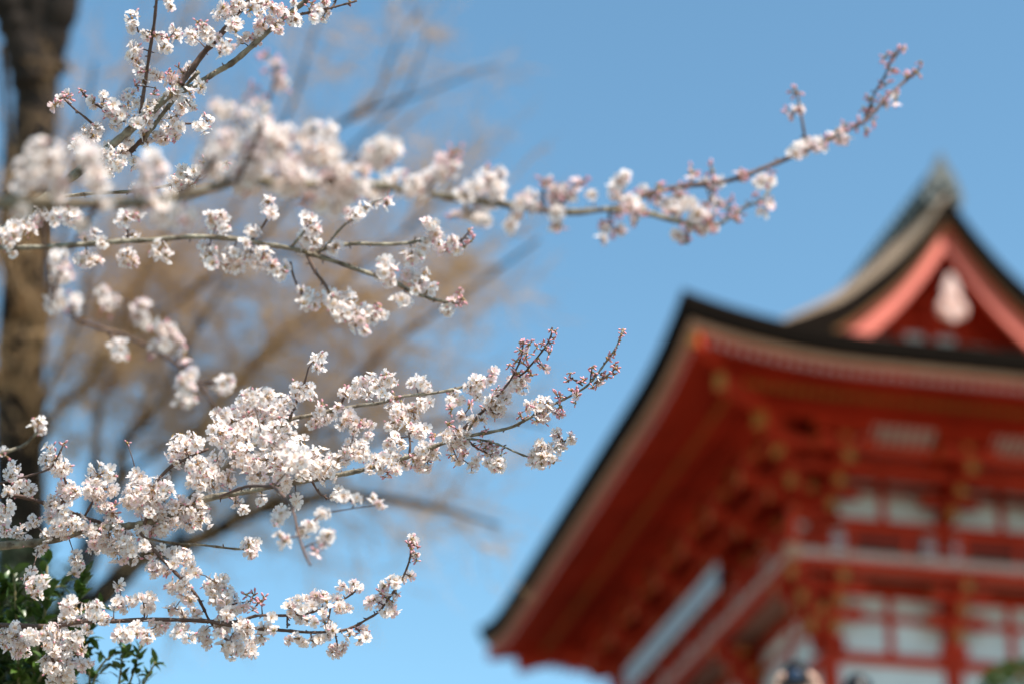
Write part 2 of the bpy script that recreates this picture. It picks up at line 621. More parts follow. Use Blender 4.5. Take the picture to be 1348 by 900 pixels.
def bracket(base, n, t, steps, diag=1.0, cross=True):
    """stepped bracket: base = wall point, n outward, t along the wall"""
    par = None
    for (oo, z, hw, hh) in steps:
        b = GB()
        oo *= diag
        c = base + n * (oo / 2)
        b.box((c.x, c.y, z), n * (oo / 2), t * hw, VZ * hh, 0, 1)
        e = base + n * (oo - .16)
        b.box((e.x, e.y, z + hh + .07), n * .12, t * .13, VZ * .065, 0)
        if cross:
            for q_ in (-.42, .42):
                e2 = e + t * q_
                b.box((e2.x, e2.y, z + hh + .25), n * .11, t * .11, VZ * .06, 0)
            b.box((e.x, e.y, z + hh + .165), t * .58, n * .075, VZ * .085, 0, 1)
            b.m[-6] = 1
        if par is None:
            par = b.build('bracket_complex', [VERM, YEL])
            first = par
        else:
            b.build('bracket_arm', [VERM, YEL], par)
    b = GB()
    b.box((base.x, base.y, steps[0][1] - .22), n * .24, t * .24, VZ * .1)
    b.build('bearing_block', VERM, par)


UP = ((.55, 16.36, .09, .11), (1.05, 16.64, .09, .11), (1.62, 16.90, .10, .12), (1.5, 17.3, .08, .1))
LO = ((.45, 14.0, .085, .11), (.72, 14.42, .085, .11), (1.0, 14.78, .09, .11))
for s_ in ('front', 'left'):
    o, t, n, h = SIDES[s_]
    for c in COLS[s_]:
        bracket(o + t * c, n, t, UP)
        bracket(o + t * c, n, t, LO)
o, t, n, h = SIDES['left']
for c in (-L / 3, 0, L / 3):
    bracket(o + t * c, n, t, UP)
dn = Vector((-1, -1, 0)).normalized()
dt = Vector((1, -1, 0)).normalized()
for cx_, cy_, sy in ((-HW, 0, -1), (-HW, L, 1), (HW, 0, -1)):
    sx = -1 if cx_ < 0 else 1
    dn = Vector((sx, sy, 0)).normalized()
    dt = Vector((sx, -sy, 0)).normalized()
    bracket(Vector((cx_, cy_, 0)), dn, dt, ((.9, 16.6, .09, .11), (1.26, 17.06, .12, .15), (1.74, 17.40, .13, .16)), 1.414, False)
    bracket(Vector((cx_, cy_, 0)), dn, dt, LO, 1.414, False)
# balcony
BO = .99
stripe = mat('balcony_plank_ends', (0.60, 0.40, 0.33), 0.8)
t_ = stripe.node_tree
wv = t_.nodes.new('ShaderNodeTexBrick')
wv.inputs['Color1'].default_value = (0.62, 0.42, 0.35, 1)
wv.inputs['Color2'].default_value = (0.52, 0.34, 0.27, 1)
wv.inputs['Mortar'].default_value = (0.25, 0.05, 0.03, 1)
wv.inputs['Scale'].default_value = 4.0
wv.inputs['Mortar Size'].default_value = 0.03
wv.inputs['Brick Width'].default_value = .6
tc = t_.nodes.new('ShaderNodeTexCoord')
t_.links.new(tc.outputs['Object'], wv.inputs['Vector'])
t_.links.new(wv.outputs[0], t_.nodes['Principled BSDF'].inputs['Base Color'])
b = GB()
b.bx(-HW - BO, HW + BO, -BO, L + BO, 15.12, 15.27)
b.build('balcony_floor', stripe)
for s_ in SIDES:
    b = GB()
    h = SIDES[s_][3]
    sbox(b, s_, -h - BO + .05, h + BO - .05, BO - .22, BO - .06, 14.93, 15.117)
    b.build('balcony_beam', VERM)
    b = GB()
    for z, r in ((15.42, .035), (15.62, .032), (15.84, .05)):
        a = SIDES[s_][0] + SIDES[s_][1] * (-h - BO + .02) + SIDES[s_][2] * (BO - .1)
        c = SIDES[s_][0] + SIDES[s_][1] * (h + BO - .02) + SIDES[s_][2] * (BO - .1)
        b.tube([(a.x, a.y, z + (.002 if s_ in ('left', 'right') else 0)), (c.x, c.y, z)], r, 8)
    b.build('balcony_rail', VERM)
    k = -h - BO + .1
    nn = round(2 * (h + BO - .1) / 1.1)
    for i in range(nn + (0 if s_ in ('left', 'right') else 1)):
        if s_ in ('left', 'right') and i == 0:
            continue
        s = k + i * 2 * (h + BO - .1) / nn
        b = GB()
        sbox(b, s_, s - .055, s + .055, BO - .155, BO - .045, 15.272, 15.9)
        b.build('railing_post', VERM)
for cx_, cy_ in ((-HW - BO, -BO), (-HW - BO, L + BO)):
    b = GB()
    b.bx(cx_ - .09, cx_ + .16, cy_ - .09, cy_ + .16, 15.02, 15.29)
    cap = b.build('corner_cap', [TAN])
    b = GB()
    b.bx(cx_ - .02, cx_ + .1, cy_ - .02, cy_ + .1, 15.293, 16.0)
    b.build('railing_post', VERM)
b = GB()
b.bx(-HW + .1, HW - .1, .1, L - .1, 15.0, 15.3)
b.bx(-HW + .1, HW - .1, .1, L - .1, 17.3, 17.5)
b.build('floor_structure', VERMD)
b = GB()
b.bx(-HW - 1.2, HW + 1.2, -1.2, L + 1.2, ZB - .3, ZB + .02)
b.build('stone_base', STONE)

# pale cloth band along the left balcony railing
G2W = Matrix.Translation((GX, GY, 0)) @ Matrix.Rotation(-TH, 4, 'Z')
b = MB()
for z0, z1, mi in ((16.38, 16.52, 0), (16.12, 16.38, 1), (15.95, 16.12, 0)):
    def cl(u, v):
        y = 3.5 + 7.8 * u
        z = z1 + (z0 - z1) * v
        return G2W @ Vector((-3.43 + .03 * math.sin(y * 9) * (16.55 - z), y, z))
    b.grid(cl, 160, 4, mi)
tag(b.build('hanging_cloth', [CLOTH, CLOTHB]), 'pale blue and white cloth band stretched along the balcony railing under the long eave', 'cloth')

# ------------------------------------------------------------------ cherry tree
BARK = mat('cherry_bark', (0.36, 0.32, 0.245), 0.9, col2=(0.10, 0.075, 0.055), scale=45, bump=0.8, spec=0.15)
BARKD = mat('dark_cherry_bark', (0.12, 0.075, 0.06), 0.8, 0.3, 30, bump=0.3)
PETAL = mat('blossom_petal', (0.93, 0.89, 0.865), 0.6, col2=(0.91, 0.83, 0.82), scale=60, spec=0.15, trans=0.5)
PETALP = mat('pink_petal', (0.89, 0.74, 0.745), 0.6, col2=(0.85, 0.62, 0.64), scale=60, spec=0.15, trans=0.35)
BUD = mat('pink_bud', (0.72, 0.28, 0.34), 0.6, col2=(0.85, 0.5, 0.54), scale=80, trans=0.2)
CALYX = mat('calyx_and_stalk', (0.30, 0.14, 0.08), 0.7, col2=(0.34, 0.26, 0.09), scale=90)
ANTHER = mat('stamen', (0.62, 0.38, 0.10), 0.7, 0.25, 90)
THROAT = mat('blossom_throat', (0.86, 0.72, 0.62), 0.7, col2=(0.80, 0.58, 0.50), scale=70, trans=0.3)
CMATS = [PETAL, CALYX, ANTHER, BUD, PETALP, THROAT]


def frame(d):
    d = d.normalized()
    a = d.orthogonal().normalized()
    return a, d.cross(a), d


def flower(mb, c, d, rad, rg, pm=0):
    """five notched, cupped petals round a calyx, facing d"""
    a, b_, d = frame(d)
    ph = rg.random() * 6.28
    cup = rg.uniform(.12, .62)
    for k in range(5):
        an = ph + k * 1.2566 + rg.uniform(-.12, .12)
        r_ = a * math.cos(an) + b_ * math.sin(an)
        t_ = d.cross(r_)
        cu = cup + rg.uniform(-.12, .12)
        L_ = rad * rg.uniform(.9, 1.08)
        W_ = L_ * .40
        def q(u, w_, h_):
            return c + r_ * (u * L_) + t_ * (w_ * W_) + d * (h_ * L_)
        vs = [q(.1, 0, 0), q(.40, -.72, cu * .36 + .06), q(.40, 0, cu * .30), q(.40, .72, cu * .36 + .06),
              q(.82, -1, cu * .8 + .05), q(.84, 0, cu * .72), q(.82, 1, cu * .8 + .05),
              q(1.0, -.46, cu * .95), q(.92, 0, cu * .84), q(1.0, .46, cu * .95)]
        mb.add(vs, [(0, 2, 1), (0, 3, 2), (1, 2, 5, 4), (2, 3, 6, 5), (4, 5, 8, 7), (5, 6, 9, 8)], pm, True)
        mb.m[-6] = mb.m[-5] = 5
    mb.tube([c - d * rad * .38, c - d * rad * .12, c + d * rad * .05], [rad * .06, rad * .13, rad * .09], 5, 1)
    for k in range(7):
        an = rg.random() * 6.28
        e = c + d * rad * rg.uniform(.35, .55) + (a * math.cos(an) + b_ * math.sin(an)) * rad * rg.uniform(.08, .32)
        s1 = (e - c).orthogonal().normalized() * rad * .02
        mb.add([c + s1, c - s1, e], [(0, 1, 2)], 0)
        z = rad * .065
        mb.add([e + a * z, e + b_ * z, e - a * z, e - b_ * z, e + d * z * 1.4], [(0, 1, 4), (1, 2, 4), (2, 3, 4), (3, 0, 4)], 2)


def bud(mb, c, d, ln, rg):
    mb.tube([c - d * ln * .35, c, c + d * ln * .3, c + d * ln * .65, c + d * ln], [ln * .10, ln * .17, ln * .27, ln * .25, ln * .04], 6, 3)
    mb.tube([c - d * ln * .45, c - d * ln * .1, c + d * ln * .12], [ln * .10, ln * .17, ln * .215], 6, 1)


def rdir(rg):
    while True:
        v = Vector((rg.uniform(-1, 1), rg.uniform(-1, 1), rg.uniform(-1, 1)))
        if .1 < v.length < 1:
            return v.normalized()


def cluster_mb(rad, kind, seed):
    rg = random.Random(seed)
    mb = MB()
    fr = 0.0118
    if kind == 'b':
        nfl, nb = 0, max(3, int(4 + (rad / .011) ** 1.6 * 1.6))
    elif kind == 'm':
        nfl, nb = max(1, int((rad / .0125) ** 2 * 1.1)), int(3 + (rad / .0125) ** 1.6 * 1.5)
    else:
        nfl, nb = max(3, int((rad / .0125) ** 2 * 2.0)), int((rad / .0125) * 1.0)
    R1 = max(.004, rad - fr * .75)
    dirs = []
    for i in range(nfl):
        best = None
        for _ in range(12):
            d = rdir(rg)
            m_ = min([(d - e).length for e in dirs] or [9])
            if best is None or m_ > best[0]:
                best = (m_, d)
        d = best[1]
        dirs.append(d)
        rr = R1 * (rg.uniform(.72, 1.0) if i % 3 else rg.uniform(.35, .8))
        c = d * rr
        fd = (d + rdir(rg) * .55).normalized()
        flower(mb, c, fd, fr * rg.uniform(.85, 1.12), rg, 4 if (kind == 'm' and rg.random() < .5) or rg.random() < .06 else 0)
        mb.tube([Vector((0, 0, 0)), c * .55 + rdir(rg) * .001, c - fd * fr * .3], [.0007, .0005, .0006], 3, 1, cap=False)
    for i in range(nb):
        d = rdir(rg)
        c = d * rad * rg.uniform(.45, .85)
        fd = (d + rdir(rg) * .35).normalized()
        bud(mb, c, fd, rg.uniform(.006, .0095), rg)
        mb.tube([Vector((0, 0, 0)), c * .6, c - fd * .003], [.0007, .0006, .0006], 3, 1, cap=False)
    mb.tube([Vector((0, 0, -.003)), Vector((0, 0, .003))], [.0022, .002], 6, 1)
    return mb


PROTO = {}
for kind, sizes in (('f', (.0135, .018, .0225, .028, .034, .042)), ('m', (.012, .017, .023, .030)), ('b', (.007, .011, .016))):
    PROTO[kind] = [(r_, [cluster_mb(r_, kind, hash_) for hash_ in range(int(r_ * 1e5), int(r_ * 1e5) + 3)]) for r_ in sizes]
for kind in PROTO:
    PROTO[kind] = [(r_, [(mb, mb.mesh('blossom_cluster', CMATS)) for mb in l_]) for r_, l_ in PROTO[kind]]

cherry = link('cherry_tree', None)
TB = Vector((-2.15, 4.3, gz(4.3)))
cherry.location = TB
tag(cherry, 'blossoming cherry tree with thin branches of white and pink flowers against the blue sky', 'tree')


def catmull(p, n=6):
    if len(p) < 3:
        p = [p[0], (p[0] + p[1]) / 2, p[1]]
    q = [p[0] * 2 - p[1]] + list(p) + [p[-1] * 2 - p[-2]]
    o = []
    for i in range(1, len(q) - 2):
        for k in range(n):
            t = k / n
            a, b, c, d = q[i - 1:i + 3]
            o.append(.5 * ((2 * b) + (c - a) * t + (2 * a - 5 * b + 4 * c - d) * t * t + (3 * b - a - 3 * c + d) * t ** 3))
    o.append(Vector(p[-1]))
    return o


ALLCL = []          # every cluster: (size in the picture, branch object, matrix, proto)


class Branch:
    def __init__(s, seed, bark=None):
        s.rg = random.Random(seed)
        s.mb = MB()
        s.pts = []          # (px, py, world point)
        s.cl = []
        s.bark = bark or BARK

    def path(s, px, d0, d1, w0, w1, wig=.6, m=0, spurs=True):
        """px: photo points, d0..d1 distance, w0..w1 width in photo pixels"""
        n = len(px)
        ctrl = [Vector((x + s.rg.uniform(-wig, wig), y + s.rg.uniform(-wig, wig), d0 + (d1 - d0) * i / (n - 1) + s.rg.uniform(-.01, .01) * (n > 2))) for i, (x, y) in enumerate(px)]
        sm = catmull(ctrl, 6)
        W = [P(v.x, v.y, v.z) - TB for v in sm]
        rad = []
        for i, v in enumerate(sm):
            t = i / (len(sm) - 1)
            r_ = (w0 + (w1 - w0) * t) / 2 * v.z / FPX
            rad.append(r_ * (1 + s.rg.uniform(-.14, .22)) + (.0006 if s.rg.random() < .12 else 0))
        s.mb.tube(W, rad, 8 if w0 > 6 else 6, m)
        for v, p_ in zip(sm, W):
            s.pts.append((v.x, v.y, p_, v.z))
        if spurs:
            for i in range(1, len(W) - 1):
                if s.rg.random() < .3:
                    dd = rdir(s.rg)
                    s.mb.tube([W[i], W[i] + dd * (rad[i] + .003), W[i] + dd * (rad[i] + .006)], [.0016, .0014, .0009], 5, 1)

    def limb(s, px, d0, d1, w0, w1, tz, m=0):
        """carry a branch back out of the frame to the trunk at height tz"""
        x, y = px[0]
        a = P(x, y, d0) - TB
        x1, y1 = px[1]
        tdir = (a - (P(x1, y1, d0) - TB)).normalized()
        e = Vector((0, 0, tz))
        m1 = a + tdir * (e - a).length * .35
        m2 = e + (a - e) * .3 + Vector((0, 0, -.1))
        pts = [((1 - t) ** 3) * a + 3 * (1 - t) ** 2 * t * m1 + 3 * (1 - t) * t * t * m2 + t ** 3 * e for t in [i / 14 for i in range(15)]]
        r0 = w0 / 2 * d0 / FPX
        s.mb.tube(pts, [r0 + (max(.045, r0 * 1.6) - r0) * (i / 14) ** 1.3 for i in range(15)], 9, m)

    def clusters(s, lst, kind='f', dz=None, jit=1.0, k=1.12):
        for c in lst:
            x, y, r_ = c[:3]
            kd = c[3] if len(c) > 3 else kind
            near = min(s.pts, key=lambda q_: (q_[0] - x) ** 2 + (q_[1] - y) ** 2 + ((q_[3] - dz) * 250 if dz else 0) ** 2)
            d = near[3] if dz is None else dz
            rm = r_ * d / FPX * k
            d += s.rg.uniform(-1, 1) * rm * 1.2 * jit - (s.rg.uniform(.04, .16) if kd == 'f' and s.rg.random() < .14 and d > 4.2 and x < 560 else 0)
            p_ = P(x, y, d) - TB
            sz = PROTO[kd]
            i = min(range(len(sz)), key=lambda j: abs(sz[j][0] - rm))
            if s.rg.random() < .25:
                i = max(0, min(len(sz) - 1, i + s.rg.choice((-1, 1)) * (1 if rm > .02 else 0)))
            pr = s.rg.choice(sz[i][1])
            sc_ = max(.86, min(1.18, rm / sz[i][0]))
            rot = Matrix.Rotation(s.rg.random() * 6.28, 4, rdir(s.rg))
            mt = Matrix.Translation(p_) @ rot @ Matrix.Diagonal((sc_, sc_, sc_, 1))
            gap = (near[2] - p_).length
            if gap > .004:
                bow = near[2] + (p_ - near[2]) * .5 + (rdir(s.rg) * .8 + Vector((0, 0, .6))) * min(gap * .12, .003)
                s.mb.tube([near[2], bow, p_], [.0017, .0011, .0009], 5, 1)
                if gap > .012:
                    s.pts.append(((near[0] + x) / 2, (near[1] + y) / 2, bow, (near[3] + d) / 2))
            s.pts.append((x, y, p_, d))
            s.cl.append((r_ * (1.6 if abs(d - FOCUS) < .3 else 1), mt, pr))

    def auto(s, n, r0, r1, kind='f', spread=8, rng=None):
        """extra blossoms strung along what is already there"""
        pool = [q_ for q_ in s.pts if rng is None or (rng[0] <= q_[0] <= rng[2] and rng[1] <= q_[1] <= rng[3])]
        for _ in range(n):
            q_ = s.rg.choice(pool)
            s.clusters([(q_[0] + s.rg.gauss(0, spread), q_[1] + s.rg.gauss(0, spread), s.rg.uniform(r0, r1))], kind)

    def finish(s, label=None):
        o = s.mb.build('branch', [s.bark, BARKD], cherry)
        if label:
            o['label'] = label
        for r_, mt, pr in s.cl:
            ALLCL.append((r_, o, mt, pr))
        return o


def Z(ox, oy, sc_, pts):
    return [(ox + p[0] / sc_, oy + p[1] / sc_) + tuple(round(p[2] / sc_, 1) if i == 0 and not isinstance(p[2], str) else p[2 + i] for i in range(len(p) - 2)) for p in pts]


# --- the near main branch across the top (soft, closer than the focus)
B = Branch(11)
p0 = [(-15, 266), (60, 267), (120, 268), (190, 267), (245, 256), (290, 243), (335, 238), (400, 243), (460, 240), (510, 246), (560, 254), (640, 266), (740, 278), (800, 276)]
B.path(p0, 3.0, 3.4, 17, 8, 1.2)
B.limb(p0, 3.0, 3.0, 19, 12, 2.55)
B.path([(800, 276), (830, 268), (855, 255), (900, 246), (960, 238), (1010, 220), (1060, 199), (1100, 180), (1140, 158), (1165, 132), (1190, 108), (1212, 88)], 3.4, 3.65, 8, 3, .6, 1)
B.path([(800, 276), (846, 279), (895, 292), (935, 298), (960, 287), (982, 272), (1004, 262), (1018, 238)], 3.4, 3.5, 8, 3, .6)
B.path([(1062, 198), (1057, 165), (1050, 124)], 3.57, 3.57, 4, 2.5, .4, 1)
B.path([(1140, 158), (1150, 125), (1165, 100), (1178, 66)], 3.62, 3.62, 3.5, 2, .4, 1)
B.path([(310, 240), (335, 190), (352, 145), (366, 88)], 3.12, 3.12, 7, 3, .6, 1)
B.path([(430, 241), (455, 222), (490, 195), (520, 180)], 3.2, 3.15, 6, 3, .6, 1)
B.path([(560, 254), (578, 232), (600, 200)], 3.25, 3.25, 5, 3, .4, 1)
B.path([(715, 275), (716, 240)], 3.36, 3.36, 4, 3, .4, 1)
B.path([(735, 276), (752, 250), (775, 236)], 3.36, 3.36, 4, 3, .4, 1)
B.path([(803, 275), (800, 300)], 3.4, 3.4, 4, 3, .4, 1)
B.path([(905, 290), (905, 322)], 3.47, 3.47, 4, 3, .4, 1)
B.path([(235, 258), (290, 205), (320, 170)], 3.08, 3.05, 7, 4, .6, 1)
B.path([(130, 266), (110, 300), (80, 350)], 3.05, 3.05, 8, 4, .6, 1)
B.clusters([(40, 225, 24), (62, 215, 24), (75, 235, 18), (30, 245, 14), (50, 195, 16), (118, 205, 18), (130, 240, 18), (105, 190, 14), (125, 225, 15),
            (200, 215, 20), (212, 230, 14), (190, 235, 12), (212, 285, 18), (236, 285, 18), (222, 262, 12), (180, 255, 9, 'm'),
            (362, 88, 15, 'm'), (372, 110, 15, 'm'), (352, 75, 9, 'b'), (296, 146, 16), (285, 140, 9), (330, 118, 12, 'b'), (345, 140, 12, 'm'), (322, 150, 9, 'b'),
            (300, 185, 20), (285, 205, 16), (320, 205, 22), (340, 180, 18), (358, 195, 20), (372, 175, 18), (395, 180, 18), (412, 172, 15), (430, 180, 20), (428, 205, 20), (405, 205, 18), (380, 215, 20),
            (300, 232, 16), (325, 235, 20), (345, 225, 20), (365, 240, 20), (390, 235, 22), (412, 240, 20), (435, 240, 20), (400, 262, 14, 'm'), (420, 268, 15), (440, 270, 18), (450, 262, 14), (460, 250, 16), (455, 225, 14),
            (490, 205, 18), (505, 190, 18), (515, 200, 14), (480, 220, 12), (500, 215, 12), (480, 250, 14), (498, 252, 16), (520, 240, 20), (545, 245, 18), (555, 255, 12), (560, 240, 12),
            (590, 210, 14, 'm'), (602, 200, 12, 'b'), (582, 220, 12, 'm'), (578, 232, 10), (598, 222, 9), (625, 245, 16), (645, 240, 16), (640, 262, 18), (612, 258, 12), (655, 255, 14), (660, 230, 11), (640, 228, 10, 'm'),
            (615, 280, 12), (635, 288, 14), (600, 285, 9, 'm'), (670, 298, 12), (680, 285, 8), (700, 258, 12), (690, 265, 10), (715, 240, 9, 'b'), (740, 245, 9, 'm'), (758, 245, 11, 'm'), (768, 240, 8, 'b'), (780, 258, 8), (720, 275, 9, 'm'), (735, 280, 9),
            (815, 240, 13), (822, 232, 8), (808, 250, 8), (830, 268, 14), (815, 275, 9, 'm'), (842, 275, 8), (800, 295, 10, 'b'), (808, 303, 8, 'm'), (792, 315, 8), (817, 302, 7)], 'f', jit=1.6, k=1.25)
B.auto(34, 11, 18, 'f', 10, (270, 150, 700, 300))
B.auto(14, 10, 16, 'f', 10, (20, 180, 250, 300))
B.clusters([(868, 258, 10, 'm'), (865, 245, 8, 'b'), (880, 270, 11), (888, 280, 9), (895, 262, 8, 'm'), (905, 268, 12), (915, 275, 12), (922, 285, 10), (912, 300, 9, 'm'), (935, 262, 10, 'm'), (945, 270, 9), (938, 285, 9, 'm'), (960, 275, 9, 'b'), (972, 282, 10, 'b'), (968, 290, 8, 'b'),
            (893, 310, 10), (905, 318, 7, 'b'), (913, 302, 7), (910, 238, 7, 'b'), (938, 225, 8, 'b'), (928, 242, 7), (945, 240, 8), (975, 225, 9, 'm'), (985, 228, 7, 'b'), (1002, 240, 11), (1010, 268, 8, 'm'), (1003, 280, 6), (995, 255, 6, 'b'), (1012, 225, 7, 'b'), (1015, 240, 8),
            (1045, 148, 11, 'm'), (1052, 145, 7), (1048, 122, 8, 'b'), (1055, 195, 12), (1047, 202, 9), (1062, 190, 8), (1075, 190, 9), (1080, 195, 7), (1090, 185, 7, 'b'), (1102, 172, 9), (1106, 182, 7, 'm'), (1115, 185, 7), (1112, 165, 6, 'b'), (1130, 165, 7, 'b'), (1140, 170, 6, 'b'),
            (1148, 140, 8, 'b'), (1146, 130, 6, 'b'), (1165, 140, 6, 'm'), (1162, 130, 6, 'b'), (1180, 130, 9, 'm'), (1176, 122, 6, 'b'), (1165, 112, 7, 'b'), (1172, 92, 7, 'b'), (1170, 85, 6, 'b'), (1180, 72, 7, 'b'), (1190, 66, 5, 'b'), (1193, 103, 7, 'b'), (1206, 95, 7, 'b'), (1212, 82, 4, 'b'), (1160, 190, 0.5, 'b')][:-1], 'f', k=1.3)
B.auto(20, 7, 11, 'm', 8, (680, 230, 1000, 310))
B.auto(10, 6, 9, 'f', 7, (700, 230, 1000, 310))
B.auto(14, 6, 8, 'b', 6, (800, 60, 1215, 300))
B.finish('long near branch out of focus, tipped with pink buds')

# --- top-left branch in focus
B = Branch(21)
p0 = [(-12, 315), (50, 268), (105, 225), (150, 190), (185, 160), (215, 133), (238, 110)]
B.path(p0, 4.35, 4.4, 12, 9.5, .6)
B.limb(p0, 4.35, 4.35, 15, 11, 2.75)
B.path([(236, 112), (252, 92), (269, 69), (290, 45), (305, 28), (330, 0), (350, -22)], 4.4, 4.42, 9, 6, .5, 1)
B.path([(232, 122), (258, 112), (285, 95), (307, 82), (340, 53), (378, 21), (402, 2), (425, -20)], 4.4, 4.42, 8, 6, .5)
B.path([(184, 160), (186, 140), (191, 108), (197, 68), (203, 33), (207, -6)], 4.4, 4.36, 5, 4, .5, 1)
B.path([(378, 23), (400, 18), (420, 14), (445, 8), (470, 1)], 4.42, 4.42, 4, 2.5, .5, 1)
B.path([(436, 12), (441, 4), (446, -8)], 4.42, 4.42, 3, 2, .2, 1)
B.path([(164, 160), (148, 150), (130, 140), (115, 130), (106, 118)], 4.4, 4.4, 3.5, 2.2, .4, 1)
B.path([(130, 170), (112, 155), (97, 143), (82, 128)], 4.4, 4.35, 3.5, 2.2, .4, 1)
B.path([(60, 262), (120, 255), (170, 252), (215, 246), (240, 238), (265, 228), (300, 213)], 4.45, 4.45, 5, 2.5, .4)
B.path([(185, 190), (198, 172), (214, 150), (240, 118), (262, 94)], 4.42, 4.42, 6, 4, .4)
B.path([(172, 200), (205, 165)], 4.42, 4.42, 7, 4, .4, 1)
B.path([(270, 160), (252, 163), (228, 162)], 4.5, 4.5, 2.5, 2.5, .3, 1)
B.path([(182, 42), (196, 42), (220, 50), (228, 44)], 4.38, 4.38, 2.6, 2, .3, 1)
B.clusters(Z(0, 0, 3.912, [(680, 95, 52), (680, 140, 40), (755, 185, 45), (825, 195, 42), (845, 240, 50), (870, 200, 20, 'm'), (905, 160, 40), (910, 195, 32), (690, 250, 48), (680, 300, 45), (715, 330, 32), (715, 372, 35), (700, 440, 26, 'b'),
           (800, 385, 42), (815, 400, 30), (1000, 195, 50), (975, 170, 30), (1060, 165, 55), (1100, 200, 50), (1040, 120, 34, 'b'), (1015, 115, 22, 'b'), (1130, 75, 46), (1150, 40, 35), (1190, 60, 30), (1210, 20, 32), (1200, 130, 46), (1215, 160, 35),
           (1230, 15, 38), (1160, 235, 46), (1130, 270, 32), (1190, 240, 28, 'm'), (1250, 220, 34), (1290, 45, 40), (1320, 20, 36), (970, 350, 40), (940, 375, 30, 'm'), (885, 395, 36, 'm'), (875, 430, 34), (920, 350, 14, 'b'), (880, 370, 14, 'b'),
           (570, 570, 46), (600, 560, 36, 'm'), (590, 640, 44), (550, 590, 30, 'b'), (625, 600, 22, 'b'), (660, 545, 40), (700, 530, 36), (760, 555, 34), (450, 680, 46), (480, 700, 44), (500, 660, 30), (430, 760, 44), (400, 720, 20, 'b'), (520, 790, 52), (560, 760, 40),
           (640, 770, 52), (600, 830, 60), (540, 860, 50), (690, 840, 44), (660, 720, 40), (860, 660, 44), (890, 680, 38), (880, 610, 44), (905, 600, 30), (830, 610, 32), (845, 560, 30), (960, 520, 42), (985, 550, 30), (975, 480, 34), (905, 700, 30), (760, 740, 34), (740, 690, 32), (800, 700, 26), (930, 560, 30), (850, 720, 30),
           (310, 515, 30), (352, 485, 22, 'm'), (420, 465, 14, 'b'), (432, 490, 15, 'b'), (485, 520, 15, 'b'), (800, 455, 12, 'b'), (790, 485, 15, 'b'), (525, 540, 18, 'b'), (870, 10, 38), (880, 35, 28)]))
B.clusters(Z(340, 0, 3.912, [(30, 20, 36), (75, 45, 34), (5, 60, 42), (50, 10, 24, 'm'), (120, 70, 32), (130, 40, 16, 'b'), (95, 145, 30), (115, 155, 26), (205, 105, 26), (285, 95, 28), (265, 45, 26, 'm'), (340, 25, 36), (350, 60, 18), (310, 50, 24), (20, 150, 40), (5, 120, 30), (275, 20, 16, 'b'), (470, 8, 10, 'b'), (60, 100, 26)]))
B.clusters([(245, 235, 13), (256, 226, 11), (263, 228, 11), (250, 244, 10), (236, 242, 11), (228, 236, 9), (276, 222, 8, 'b'), (268, 214, 8, 'm'), (298, 214, 7, 'b'), (290, 222, 6, 'b'), (180, 250, 8), (190, 256, 9)])
B.auto(40, 8, 13, 'f', 9, (100, 100, 330, 250))
B.auto(14, 7, 10, 'f', 7, (300, 0, 440, 70))
B.auto(12, 6, 9, 'm', 9)
B.finish('upper branch forking towards the top edge')

# --- middle branch at the left, slightly soft
B = Branch(31)
p0 = [(-12, 327), (40, 326), (105, 322), (150, 318), (200, 316), (260, 312), (312, 315), (350, 322), (385, 328), (412, 335)]
B.path(p0, 3.95, 4.0, 7, 6.5, .5)
B.limb(p0, 3.95, 3.95, 8, 8, 2.35)
B.path([(412, 335), (432, 326), (465, 321), (500, 322), (535, 320), (558, 316), (580, 314)], 4.0, 4.05, 6, 3.5, .5)
B.path([(412, 335), (450, 348), (485, 360), (520, 372), (545, 385), (575, 395), (602, 399)], 4.0, 4.05, 7, 3.5, .5)
B.path([(404, 336), (415, 358), (430, 378), (442, 402), (470, 410)], 4.0, 4.0, 4.5, 3, .4, 1)
B.path([(382, 345), (388, 368), (397, 388)], 4.0, 4.0, 3.5, 2.5, .4, 1)
B.path([(384, 326), (392, 315), (402, 303)], 4.0, 4.0, 4, 3, .3)
B.path([(330, 318), (345, 300), (354, 285)], 4.0, 4.0, 4, 3, .3, 1)
B.path([(168, 318), (168, 305)], 4.0, 4.0, 3.5, 3, .2, 1)
B.path([(590, 313), (605, 318), (617, 305)], 4.05, 4.05, 3, 2, .2, 1)
B.path([(425, 330), (450, 300), (470, 285), (495, 265), (510, 262)], 4.0, 4.0, 3.5, 2.5, .3)
